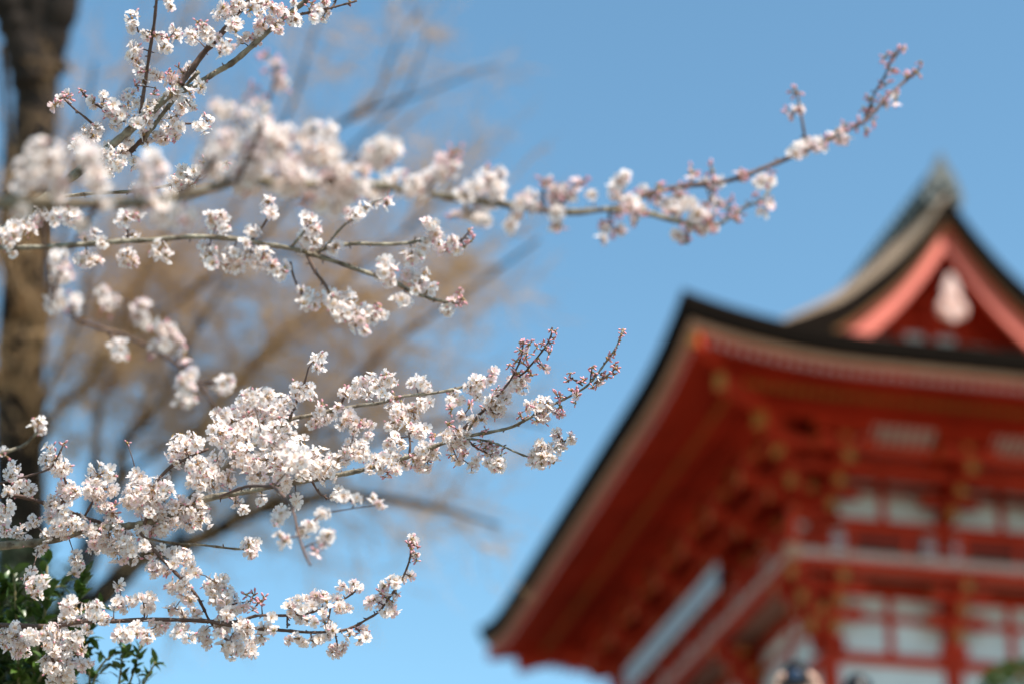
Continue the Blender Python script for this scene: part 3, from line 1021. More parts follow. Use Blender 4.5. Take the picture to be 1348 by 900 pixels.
B.clusters([(8, 307, 14), (20, 299, 13), (33, 297, 14), (18, 312, 11), (40, 305, 8, 'm'), (54, 281, 14), (48, 292, 10), (72, 286, 13), (95, 286, 15), (88, 278, 10), (103, 295, 10), (166, 288, 10), (172, 282, 7, 'm'), (181, 281, 10), (158, 292, 8), (125, 307, 9), (112, 315, 9), (134, 318, 8),
            (116, 340, 15), (108, 345, 9), (128, 345, 9), (167, 338, 15), (162, 345, 9), (175, 345, 9), (211, 327, 15), (205, 335, 9), (219, 337, 9), (284, 292, 15), (276, 285, 9), (294, 302, 11), (290, 283, 8), (276, 335, 15), (270, 325, 10), (279, 347, 10), (307, 338, 17), (300, 350, 11), (313, 352, 10), (330, 335, 14), (340, 345, 13), (348, 335, 14), (366, 358, 15), (358, 350, 10), (374, 352, 9),
            (353, 266, 10), (358, 280, 10), (350, 275, 6), (409, 294, 15), (402, 288, 9), (415, 303, 9), (469, 283, 12), (462, 288, 7), (476, 280, 7), (492, 268, 10), (500, 260, 8), (509, 262, 8, 'm'),
            (570, 304, 13), (562, 294, 9), (575, 312, 9), (557, 322, 12), (542, 336, 13), (534, 336, 8), (551, 337, 9), (578, 322, 9), (596, 318, 9), (601, 329, 8), (590, 322, 6, 'm'), (617, 303, 5, 'b'), (620, 318, 8, 'b'), (612, 325, 6, 'b'), (583, 332, 7, 'm'),
            (509, 358, 16), (500, 362, 10), (506, 345, 10), (516, 352, 9), (529, 394, 12), (521, 395, 8), (536, 396, 8), (552, 371, 16), (545, 362, 10), (558, 360, 10), (562, 384, 12), (568, 378, 9), (538, 361, 9), (548, 382, 8), (585, 407, 10), (596, 396, 10, 'm'), (604, 388, 8, 'm'), (608, 384, 6, 'b'), (611, 395, 6, 'b'), (590, 410, 7),
            (408, 394, 14), (400, 400, 9), (414, 402, 8), (406, 386, 8), (397, 382, 6), (442, 396, 15), (435, 388, 10), (460, 394, 14), (455, 386, 9), (452, 412, 16), (440, 408, 11), (478, 420, 15), (470, 412, 12), (468, 428, 9), (496, 412, 12), (489, 420, 10), (486, 408, 9), (504, 414, 8), (432, 394, 8), (495, 398, 6, 'b'), (480, 436, 7), (500, 404, 6, 'b')])
B.auto(26, 8, 12, 'f', 7)
B.finish('thin soft branch forking in two, white blossom balls along it')

# --- small near twig hanging in front, soft
B = Branch(35)
B.path([(52, 267), (57, 300), (61, 345), (68, 388), (95, 415), (130, 430), (165, 442), (215, 468), (255, 500), (280, 530), (300, 555)], 3.05, 3.65, 7, 3, .5, 1)
B.path([(66, 400), (74, 375), (82, 345)], 3.5, 3.5, 4, 3, .3, 1)
B.path([(255, 500), (275, 505), (294, 505)], 3.6, 3.6, 4, 3, .3, 1)
B.path([(140, 433), (150, 448), (158, 460)], 3.55, 3.55, 4, 3, .3, 1)
B.clusters([(78, 345, 17), (82, 362, 17), (72, 368, 12), (70, 388, 14), (78, 398, 14), (66, 402, 9), (100, 396, 13), (97, 407, 8), (136, 384, 9), (141, 398, 13), (138, 410, 8, 'm'), (150, 395, 9), (187, 404, 12), (182, 415, 11), (189, 424, 12), (176, 412, 9), (220, 435, 15), (210, 430, 10), (228, 442, 9),
            (158, 460, 17), (150, 455, 9), (217, 455, 12), (226, 445, 9), (243, 466, 12, 'm'), (205, 455, 8), (199, 463, 8, 'm'), (248, 496, 16), (240, 506, 11), (252, 488, 9), (245, 525, 15), (250, 512, 9), (236, 532, 8), (294, 506, 16), (286, 512, 9), (300, 498, 9), (235, 450, 8)])
B.finish('small near twig hanging out of focus')

# --- centre branch in focus
B = Branch(41)
p0 = [(-12, 719), (30, 715), (65, 711), (100, 700), (125, 695), (160, 692), (190, 688), (240, 672), (270, 657), (300, 651), (330, 645), (372, 637), (417, 630), (455, 622), (481, 617), (515, 607), (539, 601), (580, 584), (612, 574)]
B.path(p0, 4.55, 4.5, 11, 5, .8)
B.limb(p0, 4.55, 4.55, 13, 5, 2.15)
B.path([(612, 574), (647, 568), (672, 562), (689, 554), (706, 545), (730, 531), (750, 521), (772, 508), (787, 491), (799, 475), (811, 457), (820, 435)], 4.5, 4.48, 4.5, 2, .4)
B.path([(782, 504), (796, 496), (809, 486), (813, 480)], 4.48, 4.48, 2.4, 1.8, .2, 1)
B.path([(767, 507), (752, 498), (748, 502)], 4.48, 4.48, 2.2, 1.6, .2, 1)
B.path([(777, 503), (779, 484)], 4.48, 4.48, 2.4, 1.8, .2, 1)
B.path([(606, 570), (616, 558), (637, 539), (650, 526), (669, 504), (680, 485), (686, 469), (689, 450)], 4.5, 4.47, 4, 2.2, .3, 1)
B.path([(669, 504), (689, 491), (699, 480), (716, 459), (725, 443), (727, 431)], 4.49, 4.47, 2.8, 2, .3, 1)
B.path([(616, 566), (628, 550), (638, 540)], 4.5, 4.5, 3, 2, .2)
B.path([(614, 577), (640, 580), (662, 587), (679, 595), (699, 601), (721, 596), (745, 579)], 4.5, 4.48, 3, 2, .3)
B.path([(614, 578), (626, 588), (645, 598)], 4.5, 4.5, 3, 2, .2, 1)
B.path([(539, 598), (540, 585), (538, 568)], 4.5, 4.52, 3, 2.4, .2, 1)
B.path([(240, 665), (285, 625), (330, 588), (380, 552)], 4.58, 4.66, 8, 6, .6)
B.path([(380, 552), (412, 545), (447, 538), (473, 533), (499, 530), (532, 521), (570, 517), (608, 509), (637, 499), (649, 488)], 4.66, 4.72, 5.5, 2.5, .4)
B.path([(382, 550), (389, 530), (399, 510), (406, 484)], 4.66, 4.64, 4, 2.6, .3, 1)
B.path([(448, 538), (452, 525), (460, 515)], 4.66, 4.66, 3, 2.4, .2, 1)
B.path([(205, 634), (225, 614), (245, 604), (275, 590)], 4.5, 4.5, 4.5, 3.5, .3, 1)
B.path([(190, 690), (200, 660), (206, 632)], 4.52, 4.5, 5, 4.5, .3, 1)
B.path([(410, 632), (420, 648), (432, 656)], 4.5, 4.5, 3, 2, .2, 1)
B.path([(184, 700), (212, 734), (235, 757), (256, 780), (268, 800), (276, 816), (292, 836), (307, 846)], 4.5, 4.47, 5, 3, .4, 1)
B.path([(179, 703), (217, 713), (268, 717), (316, 722), (333, 718)], 4.55, 4.6, 3.4, 2, .3)
B.path([(-12, 640), (10, 633), (43, 624), (66, 616), (76, 600), (84, 585)], 4.5, 4.5, 3.4, 2, .3, 1)
B.path([(-12, 655), (20, 652), (70, 665), (110, 680), (140, 690)], 4.55, 4.55, 5, 5, .4, 1)
B.path([(-12, 600), (12, 593), (32, 585), (50, 568)], 4.1, 4.1, 5, 3, .3)
B.path([(110, 682), (122, 660), (130, 640)], 4.55, 4.55, 3.5, 2.5, .3, 1)
B.path([(80, 665), (88, 640), (72, 602)], 4.55, 4.55, 3.5, 2.5, .3, 1)
B.path([(135, 696), (150, 680), (140, 665)], 4.55, 4.55, 3.5, 2.5, .3, 1)
B.path([(60, 714), (70, 695), (75, 680)], 4.55, 4.55, 3, 2.2, .3, 1)
z4 = [(310, 190, 40), (290, 220, 34), (325, 230, 34), (300, 255, 24), (200, 350, 42), (190, 385, 36), (260, 350, 36), (270, 390, 38), (225, 400, 34), (310, 470, 42), (330, 440, 26, 'm'), (300, 520, 44), (345, 520, 34), (270, 545, 26), (530, 330, 52), (580, 310, 48), (620, 340, 52), (560, 380, 50), (500, 370, 44), (640, 380, 42), (655, 300, 38), (660, 280, 24, 'm'), (460, 370, 24), (455, 350, 14, 'b'),
      (810, 320, 44), (850, 330, 46), (870, 365, 38), (790, 340, 30), (700, 400, 30, 'm'), (690, 460, 46), (720, 480, 46), (790, 470, 52), (840, 440, 42), (880, 430, 38), (800, 510, 42), (740, 510, 40), (700, 530, 28), (760, 550, 34), (820, 580, 52), (850, 560, 34), (790, 570, 32),
      (470, 490, 42), (490, 520, 40), (430, 540, 30), (450, 510, 30), (490, 575, 34), (575, 545, 30), (565, 605, 28), (530, 520, 26, 'm'), (700, 610, 42), (670, 640, 38), (730, 640, 42), (690, 690, 50), (650, 720, 50), (610, 720, 46), (480, 650, 44), (440, 680, 40), (500, 680, 52), (540, 650, 40), (530, 700, 46), (455, 720, 36), (410, 710, 40), (580, 760, 40), (630, 770, 44), (690, 750, 48), (740, 720, 44), (760, 750, 28), (720, 780, 26),
      (840, 680, 46), (880, 680, 48), (820, 720, 46), (870, 730, 46), (910, 700, 36), (830, 760, 34), (870, 770, 24), (900, 650, 30), (990, 600, 50), (1020, 620, 52), (1000, 660, 40), (1050, 600, 42), (1060, 640, 36), (960, 600, 34), (1030, 570, 26), (980, 540, 18, 'b'), (1060, 490, 34), (1040, 500, 24),
      (1010, 390, 44), (990, 420, 34), (1030, 420, 40), (1090, 350, 44), (1120, 370, 46), (1140, 340, 32), (1110, 310, 30), (1130, 400, 34), (1210, 270, 32), (1195, 320, 30), (1210, 290, 20, 'm'), (1200, 420, 40), (1230, 440, 42), (1200, 460, 34), (1260, 380, 34), (1270, 410, 26), (1230, 480, 30), (1225, 365, 20, 'm'), (1310, 320, 32), (1325, 345, 24),
      (1170, 570, 22, 'b'), (1160, 590, 14, 'b'), (910, 595, 20, 'b'), (890, 610, 12, 'b'), (1030, 730, 36), (1060, 700, 26, 'm'), (1100, 760, 40), (1130, 720, 34, 'm'), (1170, 660, 36, 'm'), (1150, 640, 24, 'b'), (1190, 640, 20, 'b'), (1210, 760, 40), (1240, 730, 44), (1250, 700, 24, 'm'), (1200, 690, 36), (1220, 680, 20, 'b')]
B.clusters(Z(340, 420, 3.912, z4))
z8 = [(60, 430, 55), (70, 480, 50), (40, 500, 45), (20, 450, 45), (90, 400, 50, 'm'), (110, 430, 40), (170, 340, 50), (195, 370, 48), (150, 350, 40), (190, 320, 40, 'm'), (175, 290, 26, 'b'), (150, 300, 22, 'b'), (150, 270, 22, 'b'), (125, 245, 20, 'b'), (165, 225, 24, 'b'), (195, 235, 24, 'b'), (185, 165, 24, 'b'), (180, 125, 22, 'b'), (205, 130, 22, 'b'), (235, 135, 24, 'b'), (220, 185, 30, 'm'), (215, 210, 22, 'b'),
      (230, 275, 26, 'b'), (245, 300, 20, 'b'), (310, 260, 34, 'm'), (300, 245, 24, 'b'), (280, 210, 22, 'b'), (275, 155, 24, 'b'), (300, 130, 22, 'b'), (320, 150, 18, 'b'), (340, 185, 24, 'b'), (345, 130, 22, 'b'), (365, 105, 16, 'b'), (350, 60, 22, 'b'), (370, 65, 14, 'b'),
      (290, 450, 46), (330, 450, 46), (300, 490, 52), (340, 490, 40), (270, 480, 36), (310, 520, 36), (275, 545, 34, 'm'), (310, 550, 26, 'm'), (230, 460, 30), (215, 490, 22, 'm'), (185, 515, 18, 'b'), (210, 530, 14, 'b'), (380, 405, 26, 'b'), (400, 420, 20, 'b'), (385, 510, 30, 'm'), (405, 510, 24, 'm'), (400, 470, 20, 'b'), (490, 415, 30, 'm'), (475, 385, 24, 'b'), (460, 380, 18, 'b'), (480, 450, 16, 'b'),
      (455, 290, 22, 'b'), (440, 330, 12, 'b'), (515, 335, 18, 'b'), (525, 325, 14, 'b'), (570, 260, 22, 'b'), (575, 290, 18, 'b'), (595, 345, 26, 'm'), (610, 335, 20), (575, 365, 16, 'b'), (620, 295, 18, 'b'), (650, 310, 16, 'b'), (690, 245, 22, 'b'), (700, 265, 20, 'b'), (690, 295, 18, 'b'), (650, 210, 20, 'b'), (668, 195, 14, 'b'), (640, 300, 14, 'b'), (690, 180, 16, 'b'), (720, 115, 16, 'b'), (735, 60, 18, 'b'), (728, 85, 12, 'b'),
      (290, 670, 46), (280, 710, 48), (320, 690, 46), (340, 730, 48), (300, 750, 46), (250, 730, 40), (250, 775, 30), (360, 770, 36), (300, 780, 30), (380, 610, 30), (375, 640, 36), (395, 670, 30), (410, 700, 34), (450, 635, 34), (460, 650, 18), (345, 690, 40), (20, 680, 40, 'm'), (20, 730, 40), (40, 700, 30, 'm'), (60, 760, 40), (40, 790, 40), (75, 800, 30), (10, 770, 30)]
B.clusters(Z(640, 420, 4.09, z8))
z5 = [(610, 210, 44), (580, 240, 40), (640, 200, 40), (620, 260, 44), (660, 160, 44), (700, 150, 40), (740, 165, 34), (690, 210, 50), (650, 230, 36), (730, 250, 50), (700, 270, 40), (580, 200, 36), (640, 300, 44), (670, 320, 34), (790, 300, 56), (830, 310, 42), (800, 330, 44), (550, 340, 40), (520, 320, 34), (600, 360, 34), (570, 310, 30), (520, 360, 40), (490, 280, 42), (465, 290, 30), (475, 260, 28), (520, 270, 28), (680, 350, 34), (700, 310, 32), (740, 360, 32), (860, 340, 36), (890, 310, 34), (890, 400, 24), (780, 420, 26), (740, 450, 26), (690, 415, 20), (620, 420, 24, 'm'), (640, 440, 18), (745, 330, 34), (720, 200, 34), (755, 215, 30), (560, 380, 26), (760, 270, 36)]
B.clusters(Z(0, 450, 2.0, z5))
B.clusters(Z(0, 450, 2.0, [(140, 310, 34), (130, 285, 26), (160, 335, 28), (175, 385, 30), (185, 400, 24), (170, 420, 26), (35, 330, 24), (25, 350, 24), (35, 385, 24), (50, 365, 18, 'm'), (70, 375, 14), (20, 395, 14), (10, 470, 22), (5, 455, 18), (40, 500, 22), (15, 500, 18), (260, 350, 36), (275, 385, 36), (245, 380, 32), (240, 400, 26), (290, 345, 26), (270, 430, 24), (295, 385, 26),
           (370, 375, 38), (400, 390, 38), (350, 400, 36), (375, 420, 34), (430, 390, 32), (360, 350, 26), (430, 365, 24), (340, 420, 28), (400, 440, 30), (420, 460, 34), (450, 440, 38), (470, 430, 32), (490, 450, 38), (520, 440, 32), (530, 470, 30), (500, 480, 26), (410, 480, 28), (440, 480, 28), (460, 475, 22),
           (290, 530, 36), (310, 550, 36), (340, 540, 34), (345, 565, 28), (270, 540, 32), (330, 510, 30), (290, 505, 26), (250, 520, 28), (240, 495, 22), (210, 490, 28), (195, 475, 24), (150, 465, 30), (170, 450, 24), (150, 490, 26), (180, 485, 22), (120, 510, 22), (70, 520, 20), (100, 550, 20), (115, 540, 14), (200, 570, 26), (210, 590, 18), (195, 610, 16), (75, 620, 24), (90, 645, 30), (115, 630, 22), (100, 665, 20), (85, 600, 14),
           (335, 265 - 0, 6, 'b'), (165, 268, 10, 'b'), (90, 470, 24), (60, 490, 18), (130, 460, 16), (160, 440, 16)]))
B.clusters([(51, 556, 12), (52, 566, 10), (45, 562, 8)])
z7 = [(900, 220, 44), (940, 240, 52), (970, 260, 40), (880, 230, 38), (990, 300, 40), (960, 330, 40), (900, 270, 36), (1010, 330, 30), (800, 290, 38), (830, 310, 38), (790, 330, 30), (860, 320, 26, 'm'), (890, 390, 40), (870, 410, 30), (920, 400, 28), (960, 450, 40), (930, 430, 32), (980, 470, 34), (900, 510, 40), (940, 530, 36), (870, 520, 32), (950, 560, 28), (1100, 370, 50), (1130, 400, 52), (1150, 360, 40), (1090, 420, 44), (1160, 430, 46), (1070, 390, 36), (1190, 460, 46), (1200, 520, 44), (1150, 500, 44), (1170, 540, 34), (1100, 460, 34), (1010, 545, 34), (1000, 520, 26), (1050, 630, 38), (1030, 650, 38), (1070, 670, 40), (1060, 700, 26), (1240, 600, 48), (1200, 640, 46), (1270, 640, 44), (1220, 700, 50), (1250, 730, 46), (1180, 710, 42), (1190, 750, 36), (1290, 720, 44), (1310, 690, 36), (1300, 750, 26), (1150, 610, 42), (1130, 640, 30), (1290, 470, 34, 'b'), (1310, 440, 26, 'b'), (1270, 440, 18, 'b'), (1330, 480, 24, 'b'), (1250, 500, 34), (1300, 520, 20, 'm'), (1280, 180, 44), (1310, 170, 40), (1290, 220, 34), (1320, 210, 24)]
B.clusters(Z(0, 670, 3.912, z7))
B.auto(38, 8, 14, 'f', 9, (0, 600, 330, 860))
B.auto(22, 8, 13, 'f', 8, (240, 500, 640, 680))
B.auto(30, 6, 9, 'm', 10, (0, 500, 640, 860))
B.finish('main branch in focus with dense white blossom and budding tips')

# --- soft drooping twig in front of the centre branch
B = Branch(51)
B.path([(290, 653), (325, 640), (360, 640)], 4.5, 4.1, 4, 4, .3, 1)
B.path([(360, 640), (383, 665), (392, 700), (400, 725), (409, 743)], 4.1, 3.75, 4, 3, .4, 1)
B.clusters([(410, 690, 13), (425, 675, 12), (400, 700, 12), (425, 713, 12), (431, 704, 10), (375, 712, 10), (368, 705, 7), (418, 725, 9, 'm'), (370, 675, 11), (365, 685, 9), (501, 663, 8), (490, 655, 7), (470, 655, 11), (452, 653, 11), (390, 605, 22), (378, 595, 16), (345, 575, 15), (330, 520, 14), (352, 522, 14)], 'f')
B.finish('short drooping twig out of focus')

# --- lowest branch in focus
B = Branch(61, BARKD)
p0 = [(-12, 822), (25, 823), (50, 824), (85, 822), (112, 817), (150, 817), (200, 815), (250, 816), (300, 818), (318, 816), (340, 810), (378, 810), (404, 806), (424, 801), (437, 796), (455, 787), (468, 778)]
B.path(p0, 4.45, 4.45, 7, 2.6, .5)
B.limb(p0, 4.45, 4.45, 7, 5, 1.8)
B.path([(262, 815), (300, 822), (340, 827), (378, 829), (406, 832), (430, 831), (450, 829), (468, 823), (483, 814), (499, 804), (511, 788), (522, 773), (532, 755), (539, 735), (543, 711)], 4.45, 4.43, 4.5, 2.2, .5)
B.path([(435, 799), (433, 812), (430, 825)], 4.45, 4.44, 2.6, 2, .2)
B.path([(378, 811), (378, 826)], 4.45, 4.44, 2.6, 2, .2)
B.path([(441, 832), (443, 842), (445, 851)], 4.44, 4.44, 2.4, 2, .2)
B.path([(56, 824), (61, 844), (69, 867), (78, 880)], 4.45, 4.43, 4, 3, .3)
B.path([(466, 824), (475, 832)], 4.44, 4.44, 2.4, 2, .2)
B.path([(190, 816), (190, 802), (188, 788)], 4.45, 4.45, 2.6, 2, .2)
B.path([(30, 824), (35, 840), (45, 850)], 4.45, 4.45, 3, 2, .2)
B.clusters(Z(340, 640, 3.912, [(170, 600, 40), (210, 590, 44), (245, 580, 38), (290, 590, 40), (330, 560, 36), (350, 590, 34), (280, 620, 32), (230, 630, 36), (190, 640, 34), (400, 580, 40), (430, 610, 40), (460, 630, 26), (415, 630, 28), (490, 500, 24), (470, 530, 28), (510, 520, 32), (220, 680, 38), (250, 690, 28), (290, 700, 26), (270, 680, 20, 'm'), (160, 620, 34), (200, 780, 38), (230, 800, 36), (160, 790, 30), (280, 790, 38), (305, 780, 26), (370, 730, 36), (360, 770, 24), (30, 730, 34), (15, 770, 36), (80, 740, 28), (10, 590, 26, 'b'), (30, 575, 20, 'b'), (470, 765, 30), (530, 750, 36, 'm'), (550, 780, 34), (520, 790, 28), (560, 740, 24, 'm'), (600, 580, 36), (570, 600, 32), (620, 600, 28), (640, 560, 30), (680, 620, 38), (660, 650, 36), (700, 640, 34), (690, 590, 24), (680, 480, 30), (720, 470, 28), (740, 480, 18), (700, 500, 22, 'm'), (710, 550, 24), (630, 545, 18, 'b'), (650, 510, 18), (660, 570, 20, 'm'), (790, 270, 18, 'b'), (775, 300, 16, 'b'), (800, 300, 14, 'b'), (825, 310, 16, 'b'), (815, 345, 14, 'b'), (815, 380, 12, 'b'), (790, 320, 14, 'b')]))
B.clusters(Z(340, 640, 3.912, [(380, 850, 30), (430, 840, 26), (410, 860, 24), (370, 835, 18), (440, 820, 16), (395, 830, 18)]))
B.clusters(Z(0, 670, 3.912, [(590, 490, 42), (620, 480, 44), (640, 510, 36), (680, 470, 40), (720, 460, 34), (770, 450, 38), (790, 470, 28), (480, 530, 48), (520, 560, 48), (460, 500, 40), (500, 500, 36), (550, 570, 30), (360, 470, 40), (340, 510, 46), (390, 510, 44), (370, 560, 46), (330, 560, 44), (400, 570, 40), (310, 600, 40), (620, 620, 40), (650, 660, 40), (610, 650, 34), (720, 630, 42), (760, 650, 42), (750, 680, 30), (700, 600, 38), (800, 610, 38), (830, 600, 32), (930, 610, 38), (910, 640, 30), (950, 600, 26), (850, 590, 30), (770, 580, 26),
           (80, 660, 46), (110, 690, 46), (60, 650, 42), (150, 640, 44), (130, 730, 40), (20, 640, 40), (10, 690, 40), (90, 740, 34), (50, 720, 30), (260, 640, 46), (300, 680, 52), (340, 650, 44), (280, 720, 48), (330, 730, 52), (370, 720, 46), (350, 780, 46), (290, 780, 50), (240, 770, 40), (260, 830, 46), (310, 840, 50), (350, 840, 44), (280, 880, 46), (330, 890, 44), (410, 790, 42), (430, 810, 34), (460, 790, 26), (380, 680, 42), (240, 700, 36), (400, 660, 40), (420, 720, 34), (450, 620, 36), (360, 870, 40), (220, 790, 28), (180, 660, 32)]))
B.auto(22, 8, 13, 'f', 8, (0, 780, 340, 900))
B.auto(16, 6, 10, 'f', 7, (330, 700, 560, 860))
B.finish('lowest dark twig with blossoms hanging below it')

# trunk (beyond the left edge of the picture)
tm = MB()
rg = random.Random(3)
tp = [Vector((rg.uniform(-.03, .03), rg.uniform(-.03, .03), z)) for z in (-.1, .15, .5, .9, 1.3, 1.7, 2.1, 2.5, 2.9, 3.4, 4.0, 4.6)]
tm.tube(catmull(tp, 3), [.20 - .004 * i for i in range(34)], 14)
for k in range(5):
    an = k * 1.3
    e = [Vector((0, 0, 3.6 + .2 * k)), Vector((math.cos(an) * .5 - .3, math.sin(an) * .5, 4.3 + .2 * k)), Vector((math.cos(an) * 1.1 - .5, math.sin(an) * 1.1, 5.0 + .25 * k))]
    tm.tube(catmull(e, 4), [.07, .065, .06, .055, .05, .04, .035, .03, .02], 7)
tm.build('trunk', BARK, cherry)

# the hundred largest clusters are parts of their branch; the rest of each branch is one mass
ALLCL.sort(key=lambda c: -c[0])
mass = {}
for i, (r_, bo, mt, pr) in enumerate(ALLCL):
    if i < 100:
        o = link('blossom_cluster', pr[1], bo)
        o.matrix_local = mt
    else:
        mass.setdefault(bo.name, (bo, MB()))[1].merge(pr[0], mt)
for bo, mb in mass.values():
    tag(mb.build('blossoms', CMATS, bo), kind='stuff')
print('clusters', len(ALLCL))

# ------------------------------------------------------------------ bare tree behind
TBARK = mat('bare_tree_bark', (0.024, 0.016, 0.012), 0.9, 0.6, 9, bump=0.5)
TTWIG = mat('bare_twigs', (0.50, 0.32, 0.17), 0.9, 0.25, 4)
bare = link('bare_tree', None)
DB = 16.0
pb = P(30, 900, DB)
BB = Vector((pb.x, pb.y, gz(pb.y) - .05))
bare.location = BB
tag(bare, 'leafless brown tree with dark trunk and a haze of fine twigs behind the blossoms', 'tree')
rg = random.Random(5)
tm, tw = MB(), MB()
limbs = []


def limb(mb, px, w0, w1, d0=DB, d1=DB, twigs=1.0, keep=True):
    n = len(px)
    c = [P(x, y, d0 + (d1 - d0) * i / (n - 1)) - BB for i, (x, y) in enumerate(px)]
    sm = catmull(c, 6)
    rad = [(w0 + (w1 - w0) * i / (len(sm) - 1)) / 2 * d0 / FPX * rg.uniform(.9, 1.1) for i in range(len(sm))]
    mb.tube(sm, rad, 9 if w0 > 20 else 7)
    if keep:
        limbs.append((sm, rad, twigs))


top = [P(28, 700, DB) - BB, P(25, 560, DB) - BB, P(30, 420, DB) - BB, P(42, 250, DB) - BB, P(48, 120, DB) - BB, P(54, 60, DB) - BB]
tr = catmull([Vector((.05, 0, 0)), Vector((.03, 0, 1.2)), P(30, 900, DB) - BB] + top, 6)
tm.tube(tr, [.21 - .06 * i / len(tr) for i in range(len(tr))], 14)
limb(tm, [(52, 85), (72, 35), (86, -10), (96, -60)], 52, 40, twigs=0)
limb(tm, [(48, 110), (30, 50), (12, 0), (-10, -60)], 66, 50, twigs=0)
limb(tm, [(50, 95), (48, 30), (46, -40)], 60, 45, twigs=0)
limb(tm, [(52, 110), (72, 92), (88, 82)], 26, 22, twigs=0)
for px, w0, w1, d0, d1, t_w in (
        ([(20, 640), (38, 524), (59, 440), (70, 370), (88, 280)], 15, 5, DB, 15.6, .6),
        ([(22, 650), (74, 542), (110, 509), (138, 465), (180, 380), (210, 320), (252, 230)], 15, 4, DB, 15.4, 1.2),
        ([(60, 830), (110, 720), (125, 606), (133, 527), (151, 491), (175, 400), (195, 330)], 17, 4, DB, 16.3, 1.1),
        ([(100, 800), (140, 680), (158, 629), (166, 578), (189, 558), (220, 512), (255, 440), (300, 370), (360, 290), (430, 220)], 17, 3.5, DB, 15.2, 1.0),
        ([(28, 880), (70, 830), (130, 788), (179, 739), (230, 722), (281, 700), (330, 675), (420, 655), (500, 655), (580, 668), (660, 692)], 40, 4, DB, 15.4, 1.2),
        ([(190, 737), (215, 650), (240, 600), (300, 520), (400, 420), (500, 330), (600, 250)], 17, 3, DB, 15.7, 1.15),
        ([(300, 690), (370, 600), (430, 540), (520, 450), (620, 380), (710, 315)], 13, 3, 15.8, 15, 1.6),
        ([(330, 675), (450, 600), (560, 560), (640, 548), (720, 560)], 10, 3, 15.8, 15, 1.3),
        ([(240, 600), (330, 480), (440, 400), (560, 370), (660, 350)], 11, 3, 15.8, 16.4, 1.5),
        ([(180, 560), (260, 380), (320, 250), (378, 153), (404, 77), (424, 12)], 7, 3, 16.2, 16.4, .3),
        ([(300, 370), (400, 240), (447, 164), (493, 133), (519, 66), (557, 8)], 5.5, 2.5, 15.6, 15.6, .25),
        ([(430, 222), (500, 160), (532, 128), (552, 82), (562, 40)], 4, 2, 15.4, 15.4, .2),
        ([(447, 164), (500, 140), (562, 122), (621, 97), (657, 86)], 4, 2, 15.6, 15.2, .2),
        ([(45, 330), (80, 250), (130, 180), (180, 100), (250, 30)], 10, 3, 16.3, 16.6, .6),
        ([(42, 300), (75, 220), (110, 150), (125, 80)], 9, 3, DB, 15.8, .4),
        ([(110, 509), (170, 440), (230, 400), (320, 340), (420, 330)], 9, 3, 15.7, 15.0, 1.5),
        ([(28, 600), (5, 540), (-15, 480), (-30, 400)], 20, 10, DB, 15.8, .8),
        ([(25, 480), (12, 380), (4, 280), (10, 180), (2, 60)], 18, 8, DB, 16.3, .15),
        ([(15, 700), (50, 600), (60, 520), (100, 430), (120, 340)], 12, 4, DB, 15.2, 1.3),
        ([(158, 629), (200, 600), (260, 560), (330, 480), (380, 440)], 9, 3, 15.9, 15.3, 1.3),
        ([(230, 722), (260, 640), (330, 600), (420, 570), (520, 540)], 10, 3, 15.9, 15.2, 1.2),
        ([(20, 520), (10, 440), (14, 380), (-20, 300)], 14, 5, DB, 15.5, .9)):
    limb(tm, px, w0, w1, d0, d1, t_w)
trunk = tm.build('trunk', TBARK, bare)


def twig(p, d, ln, r, lev):
    n = 4
    pts, dirs = [p], []
    for i in range(n):
        d = (d + rdir(rg) * .28 + Vector((.04, 0, .04))).normalized()
        p = p + d * ln / n
        pts.append(p)
        dirs.append(d)
    tw.tube(pts, [r, r * .85, r * .7, r * .55, r * .35], 3, cap=False)
    if lev > 0:
        for k in range(rg.randint(4, 7) if lev > 1 else rg.randint(3, 6)):
            i = rg.randint(1, n)
            a = (dirs[i - 1] + rdir(rg) * .75).normalized()
            twig(pts[i], a, ln * rg.uniform(.35, .7), r * .62, lev - 1)


outd = (rgt * .75 + upv * .62).normalized()
for sm, rad, t_w in limbs:
    total = sum((b - a).length for a, b in zip(sm, sm[1:]))
    for k in range(int(total * 19 * t_w)):
        i = min(len(sm) - 2, int(len(sm) * (.22 + .78 * rg.random())))
        if (sm[i] + BB - P(600, 450, DB)).dot(rgt) > 0:      # the crown thins out at its edge
            continue
        along = (sm[i + 1] - sm[i]).normalized()
        d = (along * .55 + outd * .3 + rdir(rg) * 1.0).normalized()
        twig(sm[i], d, rg.uniform(.3, .8), rg.uniform(.0045, .007), 2)
tag(tw.build('twigs', TTWIG, bare), kind='stuff')
print('twig faces', len(tw.f))

# ------------------------------------------------------------------ evergreen plants
LEAF = mat('glossy_leaf', (0.08, 0.145, 0.022), 0.35, col2=(0.018, 0.042, 0.009), scale=14, spec=0.5, trans=0.18)
LEAFD = mat('dark_leaf', (0.022, 0.038, 0.014), 0.5, 0.4, 3, spec=0.3, trans=0.05)
LEAFB = mat('bush_leaf', (0.060, 0.10, 0.012), 0.7, col2=(0.02, 0.045, 0.006), scale=5, trans=0.2)
STEM = mat('green_stem', (0.20, 0.17, 0.08), 0.8, 0.2, 20)


